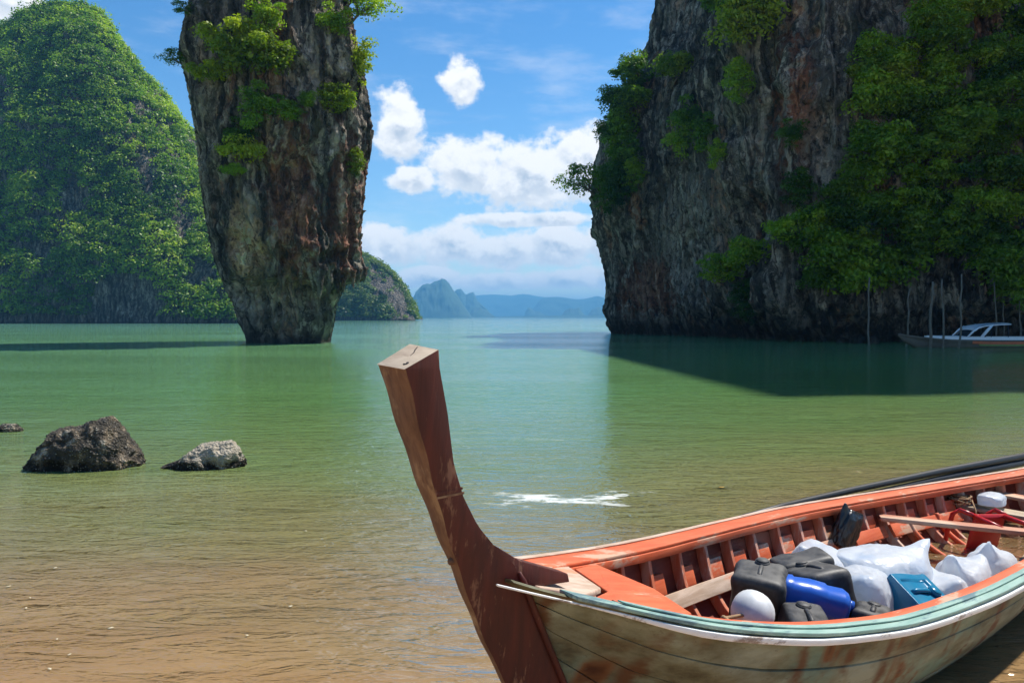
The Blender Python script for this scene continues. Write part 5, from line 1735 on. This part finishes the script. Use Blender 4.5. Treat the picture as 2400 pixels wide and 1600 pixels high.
# black pole lashed along the far gunwale
for dz, dt, rr_, lab in ((0.0, 0.0, 1.0, 'long black pole lying along the outside of the far gunwale'), (-0.055, -0.012, 1.0, 'second black pole lashed beneath the long pole on the far gunwale')):
    V, Fs = tube([tuple(blocal(2.3, 0.715 + dt, 0.400 + dz)), tuple(blocal(3.2, 0.735 + dt, 0.378 + dz)), tuple(blocal(4.1, 0.715 + dt, 0.350 + dz)), tuple(blocal(5.4, 0.60 + dt, 0.335 + dz)), tuple(blocal(6.6, 0.45 + dt, 0.325 + dz)), tuple(blocal(8.2, 0.22 + dt, 0.32 + dz))], [0.014, 0.018, 0.022, 0.027, 0.030, 0.030], 10)
    tag(link('long_pole', raw_mesh('long_pole', V, Fs, True, [M['black_pole']])), lab, 'pole')

# ------------------------------------------------------------------ moored boats and poles below the cliff
DB = 42.6
sb = DB / F


def bpt(px, py, d=DB):
    r = px_ray(px, py)
    return Vector((0, 0, CAMZ)) + r * (d / r.y)


def loft_hull(L, beam, free, draft, bow=0.35, sheer=0.3, n=26, ns=9, thick=0.05, stern=0.85):
    """open boat hull, bow towards -X, floor inside; returns outer skin verts/faces plus inner skin"""
    V, Fs = [], []
    for layer in (0, 1):
        for i in range(n):
            f = i / (n - 1)
            x = -L / 2 + L * f
            b = beam / 2 * (min(1, (f / bow)) ** 0.6 if f < bow else 1 - (1 - stern) * ((f - bow) / (1 - bow)) ** 2)
            b = max(b - thick * layer, 0.01)
            zg = free + sheer * (1 - f) ** 3 + 0.06 * sheer * f * f
            zk = -draft + (free + sheer * 0.7 + draft) * max(0, 1 - f / 0.22) ** 2.2 + thick * layer * 1.5
            for k in range(ns):
                q = k / (ns - 1) * 2 - 1
                a = abs(q)
                V.append((x, b * math.copysign(1 - (1 - a) ** 2.4, q), zk + (zg - zk) * a ** 2.2))
    m = n * ns
    for i in range(n - 1):
        for k in range(ns - 1):
            a, b2, c, d = i * ns + k, (i + 1) * ns + k, (i + 1) * ns + k + 1, i * ns + k + 1
            Fs += [(a, b2, c, d), (d + m, c + m, b2 + m, a + m)]
        for k in (0, ns - 1):
            Fs.append((i * ns + k, (i + 1) * ns + k, (i + 1) * ns + k + m, i * ns + k + m))
    for k in range(ns - 1):
        i = (n - 1) * ns + k
        Fs.append((i, i + 1, i + 1 + m, i + m))
    Fs.append(tuple((n - 1) * ns + k for k in range(ns)))
    return V, Fs


sp = empty('speedboat')
c0 = bpt(2315, 814, 45.5)
sp.location = (c0.x, 45.8, 0)
sp.rotation_euler = (0, 0, R(4))
sp.scale = (0.92, 0.9, 0.76)
V, Fs = loft_hull(7.6, 2.0, 0.62, 0.25, 0.4, 0.10)
link('hull', raw_mesh('hull', V, Fs, True, [M['navy']]), sp)


def gun_strip(L, beam, free, bow, sheer, w, h, stern=0.85, lift=0.0, n=30, f0=0.0, f1=1.0):
    parts = []
    for sg in (-1, 1):
        V, Fs = [], []
        for i in range(n):
            f = f0 + (f1 - f0) * i / (n - 1)
            x = -L / 2 + L * f
            b = beam / 2 * (min(1, (f / bow)) ** 0.6 if f < bow else 1 - (1 - stern) * ((f - bow) / (1 - bow)) ** 2)
            b = max(b, 0.03)
            zg = free + sheer * (1 - f) ** 3 + 0.06 * sheer * f * f + lift
            for (o, zz) in ((w * 0.5, -h), (w * 0.5, 0.02), (-w, 0.02), (-w, -h)):
                V.append((x, sg * max(b + o, 0.01), zg + zz))
        for i in range(n - 1):
            for k in range(4):
                k2 = (k + 1) % 4
                Fs.append((i * 4 + k, i * 4 + k2, (i + 1) * 4 + k2, (i + 1) * 4 + k))
        Fs += [(0, 1, 2, 3), tuple((n - 1) * 4 + k for k in (3, 2, 1, 0))]
        parts.append((V, Fs))
    return parts


for p in gun_strip(7.6, 2.0, 0.62, 0.4, 0.10, 0.16, 0.20):
    link('gunwale_band', raw_mesh('gunwale_band', *p, smooth=False, mats=[M['boat_white']]), sp)
V, Fs = [], []
for i in range(8):
    f = i / 7
    x = -3.7 + 2.6 * f
    b = 0.06 + 0.88 * min(1, f * 1.2) ** 0.6
    V += [(x, -b, 0.70 - 0.05 * f), (x, 0, 0.76 - 0.03 * f), (x, b, 0.70 - 0.05 * f)]
for i in range(7):
    for k in range(2):
        Fs.append((i * 3 + k, (i + 1) * 3 + k, (i + 1) * 3 + k + 1, i * 3 + k + 1))
link('fore_deck', raw_mesh('fore_deck', V, Fs, True, [M['boat_white']]), sp)


def curved_slab(name, prof, half, th, mat, parent, camber=0.06):
    V, Fs = [], []
    n = len(prof)
    for zz in (0, -th):
        for (x, z) in prof:
            for k in range(5):
                q = k / 2 - 1
                V.append((x, q * half, z + zz - camber * q * q))
    m = n * 5
    for i in range(n - 1):
        for k in range(4):
            a = i * 5 + k
            Fs += [(a, a + 5, a + 6, a + 1), (a + 1 + m, a + 6 + m, a + 5 + m, a + m)]
        for k in (0, 4):
            a = i * 5 + k
            Fs.append((a, a + 5, a + 5 + m, a + m))
    for i in (0, n - 1):
        for k in range(4):
            a = i * 5 + k
            Fs.append((a, a + 1, a + 1 + m, a + m))
    return link(name, raw_mesh(name, V, Fs, True, [mat]), parent)


cn = curved_slab('canopy', [(-1.15, 1.22), (-0.95, 1.42), (-0.6, 1.55), (-0.1, 1.62), (0.5, 1.67), (1.1, 1.69)], 0.85, 0.09, M['boat_white'], sp)
for sy in (-0.80, 0.80):
    V, Fs = tube([(-1.65, sy, 0.62), (-1.15, sy, 1.18), (-0.8, sy, 1.42)], [0.05, 0.07, 0.06], 8)
    link('canopy_strut', raw_mesh('canopy_strut', V, Fs, True, [M['boat_white']]), sp)
    V, Fs = tube([(-0.75, sy, 0.62), (-0.40, sy, 1.10), (-0.05, sy, 1.55)], [0.09, 0.10, 0.08], 8)
    link('canopy_strut', raw_mesh('canopy_strut', V, Fs, True, [M['boat_white']]), sp)
    V, Fs = tube([(0.95, sy, 0.60), (0.95, sy, 1.62)], [0.025, 0.025], 8)
    link('canopy_post', raw_mesh('canopy_post', V, Fs, True, [M['navy']]), sp)
curved_slab('windscreen', [(-1.55, 0.72), (-1.35, 0.98), (-1.12, 1.20)], 0.74, 0.02, M['dark_glass'], sp)
V, Fs = merge([box_vf(0.5, 0.5, 0.55, (-0.2, 0.3, 0.35)), box_vf(0.12, 0.5, 0.4, (0.08, 0.3, 0.75))])
link('helm_seat', bevelled('helm_seat', V, Fs, [M['navy']], 0.03, 2), sp)
V, Fs = merge([box_vf(0.5, 0.5, 0.7, (3.95, 0, 0.75)), box_vf(0.2, 0.2, 0.9, (3.95, 0, 0.1))])
link('outboard_motor', bevelled('outboard_motor', V, Fs, [M['black_plastic']], 0.05, 2), sp)
tag(sp, 'dark speedboat with white gunwale and arched white canopy moored under the cliff', 'speedboat')

wb = empty('wooden_canoe')
c0 = bpt(2240, 814, 42.8)
wb.location = (c0.x + 0.6, 42.9, 0)
wb.rotation_euler = (0, 0, R(3))
V, Fs = loft_hull(7.4, 1.1, 0.30, 0.15, 0.45, 0.42, stern=0.6, thick=0.03)
link('hull', raw_mesh('hull', V, Fs, True, [M['grey_hull']]), wb)
for i, p in enumerate(gun_strip(7.4, 1.1, 0.30, 0.45, 0.42, 0.03, 0.06, 0.6)):
    link('gunwale', raw_mesh('gunwale', *p, smooth=False, mats=[M['grey_hull']]), wb)
for i, p in enumerate(gun_strip(7.4, 1.1, 0.30, 0.45, 0.42, 0.05, 0.12, 0.6, -0.03, 20, 0.5, 0.98)):
    link('orange_stripe', raw_mesh('orange_stripe', *p, smooth=False, mats=[M['orange_band']]), wb)
for i, p in enumerate(gun_strip(7.4, 1.08, 0.30, 0.45, 0.42, 0.045, 0.09, 0.6, -0.16, 20, 0.55, 0.9)):
    link('green_stripe', raw_mesh('green_stripe', *p, smooth=False, mats=[M['green_band']]), wb)
for xx in (-1.4, 0.2, 1.8):
    V, Fs = box_vf(0.2, 0.92, 0.04, (xx, 0, 0.27))
    link('thwart', bevelled('thwart', V, Fs, [M['grey_hull']], 0.01, 1), wb)
tag(wb, 'low grey wooden canoe with orange and green stripes in front of the speedboat', 'canoe')

POLES = [((2037, 806), (2037, 650), 5, 'leftmost tall mooring pole standing beside the pale shore rocks', 47.0), ((2124, 798), (2131, 676), 4.5, 'thin mooring pole over the bow of the grey canoe', 45.0),
         ((2178, 812), (2186, 660), 7, 'thick pale mooring pole in front of the speedboat bow', 42.2), ((2213, 815), (2208, 655), 5, 'mooring pole between the thick pale pole and the crooked pole', 42.1),
         ((2248, 822), (2254, 642), 4.5, 'tallest crooked mooring pole crossing the speedboat windscreen', 41.3), ((2336, 800), (2331, 660), 4, 'slim mooring pole behind the speedboat canopy', 47.2),
         ((2393, 806), (2390, 700), 4.5, 'mooring pole at the stern of the speedboat', 47.0), ((2356, 800), (2350, 690), 3.5, 'thin leaning pole behind the speedboat', 47.6)]
pr = random.Random(6)
for (pb, pt, wd, lab, d) in POLES:
    a, b = bpt(*pb, d), bpt(*pt, d)
    a.z = -0.8
    pts, rad = [], []
    for k in range(7):
        f = k / 6
        p = a.lerp(b, f) + Vector((pr.uniform(-.05, .05), pr.uniform(-.05, .05), 0)) * (1 if 0 < k else 0)
        pts.append(tuple(p))
        rad.append(wd * 0.5 * d / F * (1.1 - 0.35 * f))
    V, Fs = tube(pts, rad, 7)
    tag(link('mooring_pole', raw_mesh('mooring_pole', V, Fs, True, [M['pole_wood']])), lab, 'pole', 'mooring poles below the cliff')

# ------------------------------------------------------------------ floating leaves
lr = random.Random(12)


def leaf_me(mat):
    V = [(0, 0, 0), (0.35, 0.22, 0.05), (0.75, 0.20, 0.02), (1.0, 0, 0.06), (0.72, -0.2, 0.03), (0.3, -0.2, 0.06), (0.5, 0, -0.02)]
    V = V + [(x, y, z - 0.03) for (x, y, z) in V]
    Fs = []
    for i in range(6):
        j = (i + 1) % 6
        Fs += [(i, j, 6), (13, j + 7, i + 7), (i, i + 7, j + 7, j)]
    return raw_mesh('floating_leaf', V, Fs, True, [mat])


lm_p, lm_y = leaf_me(M['pale_leaf']), leaf_me(M['yellow_leaf'])
for (px, py) in [(135, 1331), (12, 1378), (72, 1404), (62, 1425), (268, 1472), (686, 1421), (720, 1246), (575, 1490), (134, 1498), (168, 1534), (120, 1572)]:
    r = px_ray(px, py)
    p = Vector((0, 0, CAMZ)) + r * (-CAMZ / r.z)
    o = link('floating_leaf', lm_p)
    o.location = (p.x, p.y, 0.008)
    o.scale = [lr.uniform(0.022, 0.04)] * 3
    o.rotation_euler = (0, 0, lr.uniform(0, 6.28))
    tag(o, 'tiny pale leaf floating on the brown shallows', 'leaf', 'pale leaves floating in the shallows')
for (px, py, lab) in [(1683, 1143, 'yellow leaf floating just off the far side of the boat')]:
    r = px_ray(px, py)
    p = Vector((0, 0, CAMZ)) + r * (-CAMZ / r.z)
    o = link('floating_leaf', lm_y)
    o.location = (p.x, p.y, 0.008)
    o.scale = (0.06, 0.06, 0.06)
    tag(o, lab, 'leaf')

# ------------------------------------------------------------------ haze: the moist air over the bay
hb = 13000.0
V, Fs = box_vf(2 * hb + 400, hb + 800, 207.0, (0, hb / 2 - 200, 207.0 / 2 - 7.0))
hm, ht = new_mat('moist_air')
out(ht, None, ht.n('ShaderNodeVolumePrincipled', {'Color': (0.20, 0.60, 1.0, 1), 'Density': 0.00027, 'Anisotropy': 0.0}))
haze = link('haze', raw_mesh('haze', V, Fs, False, [hm]))
tag(haze, kind='stuff')
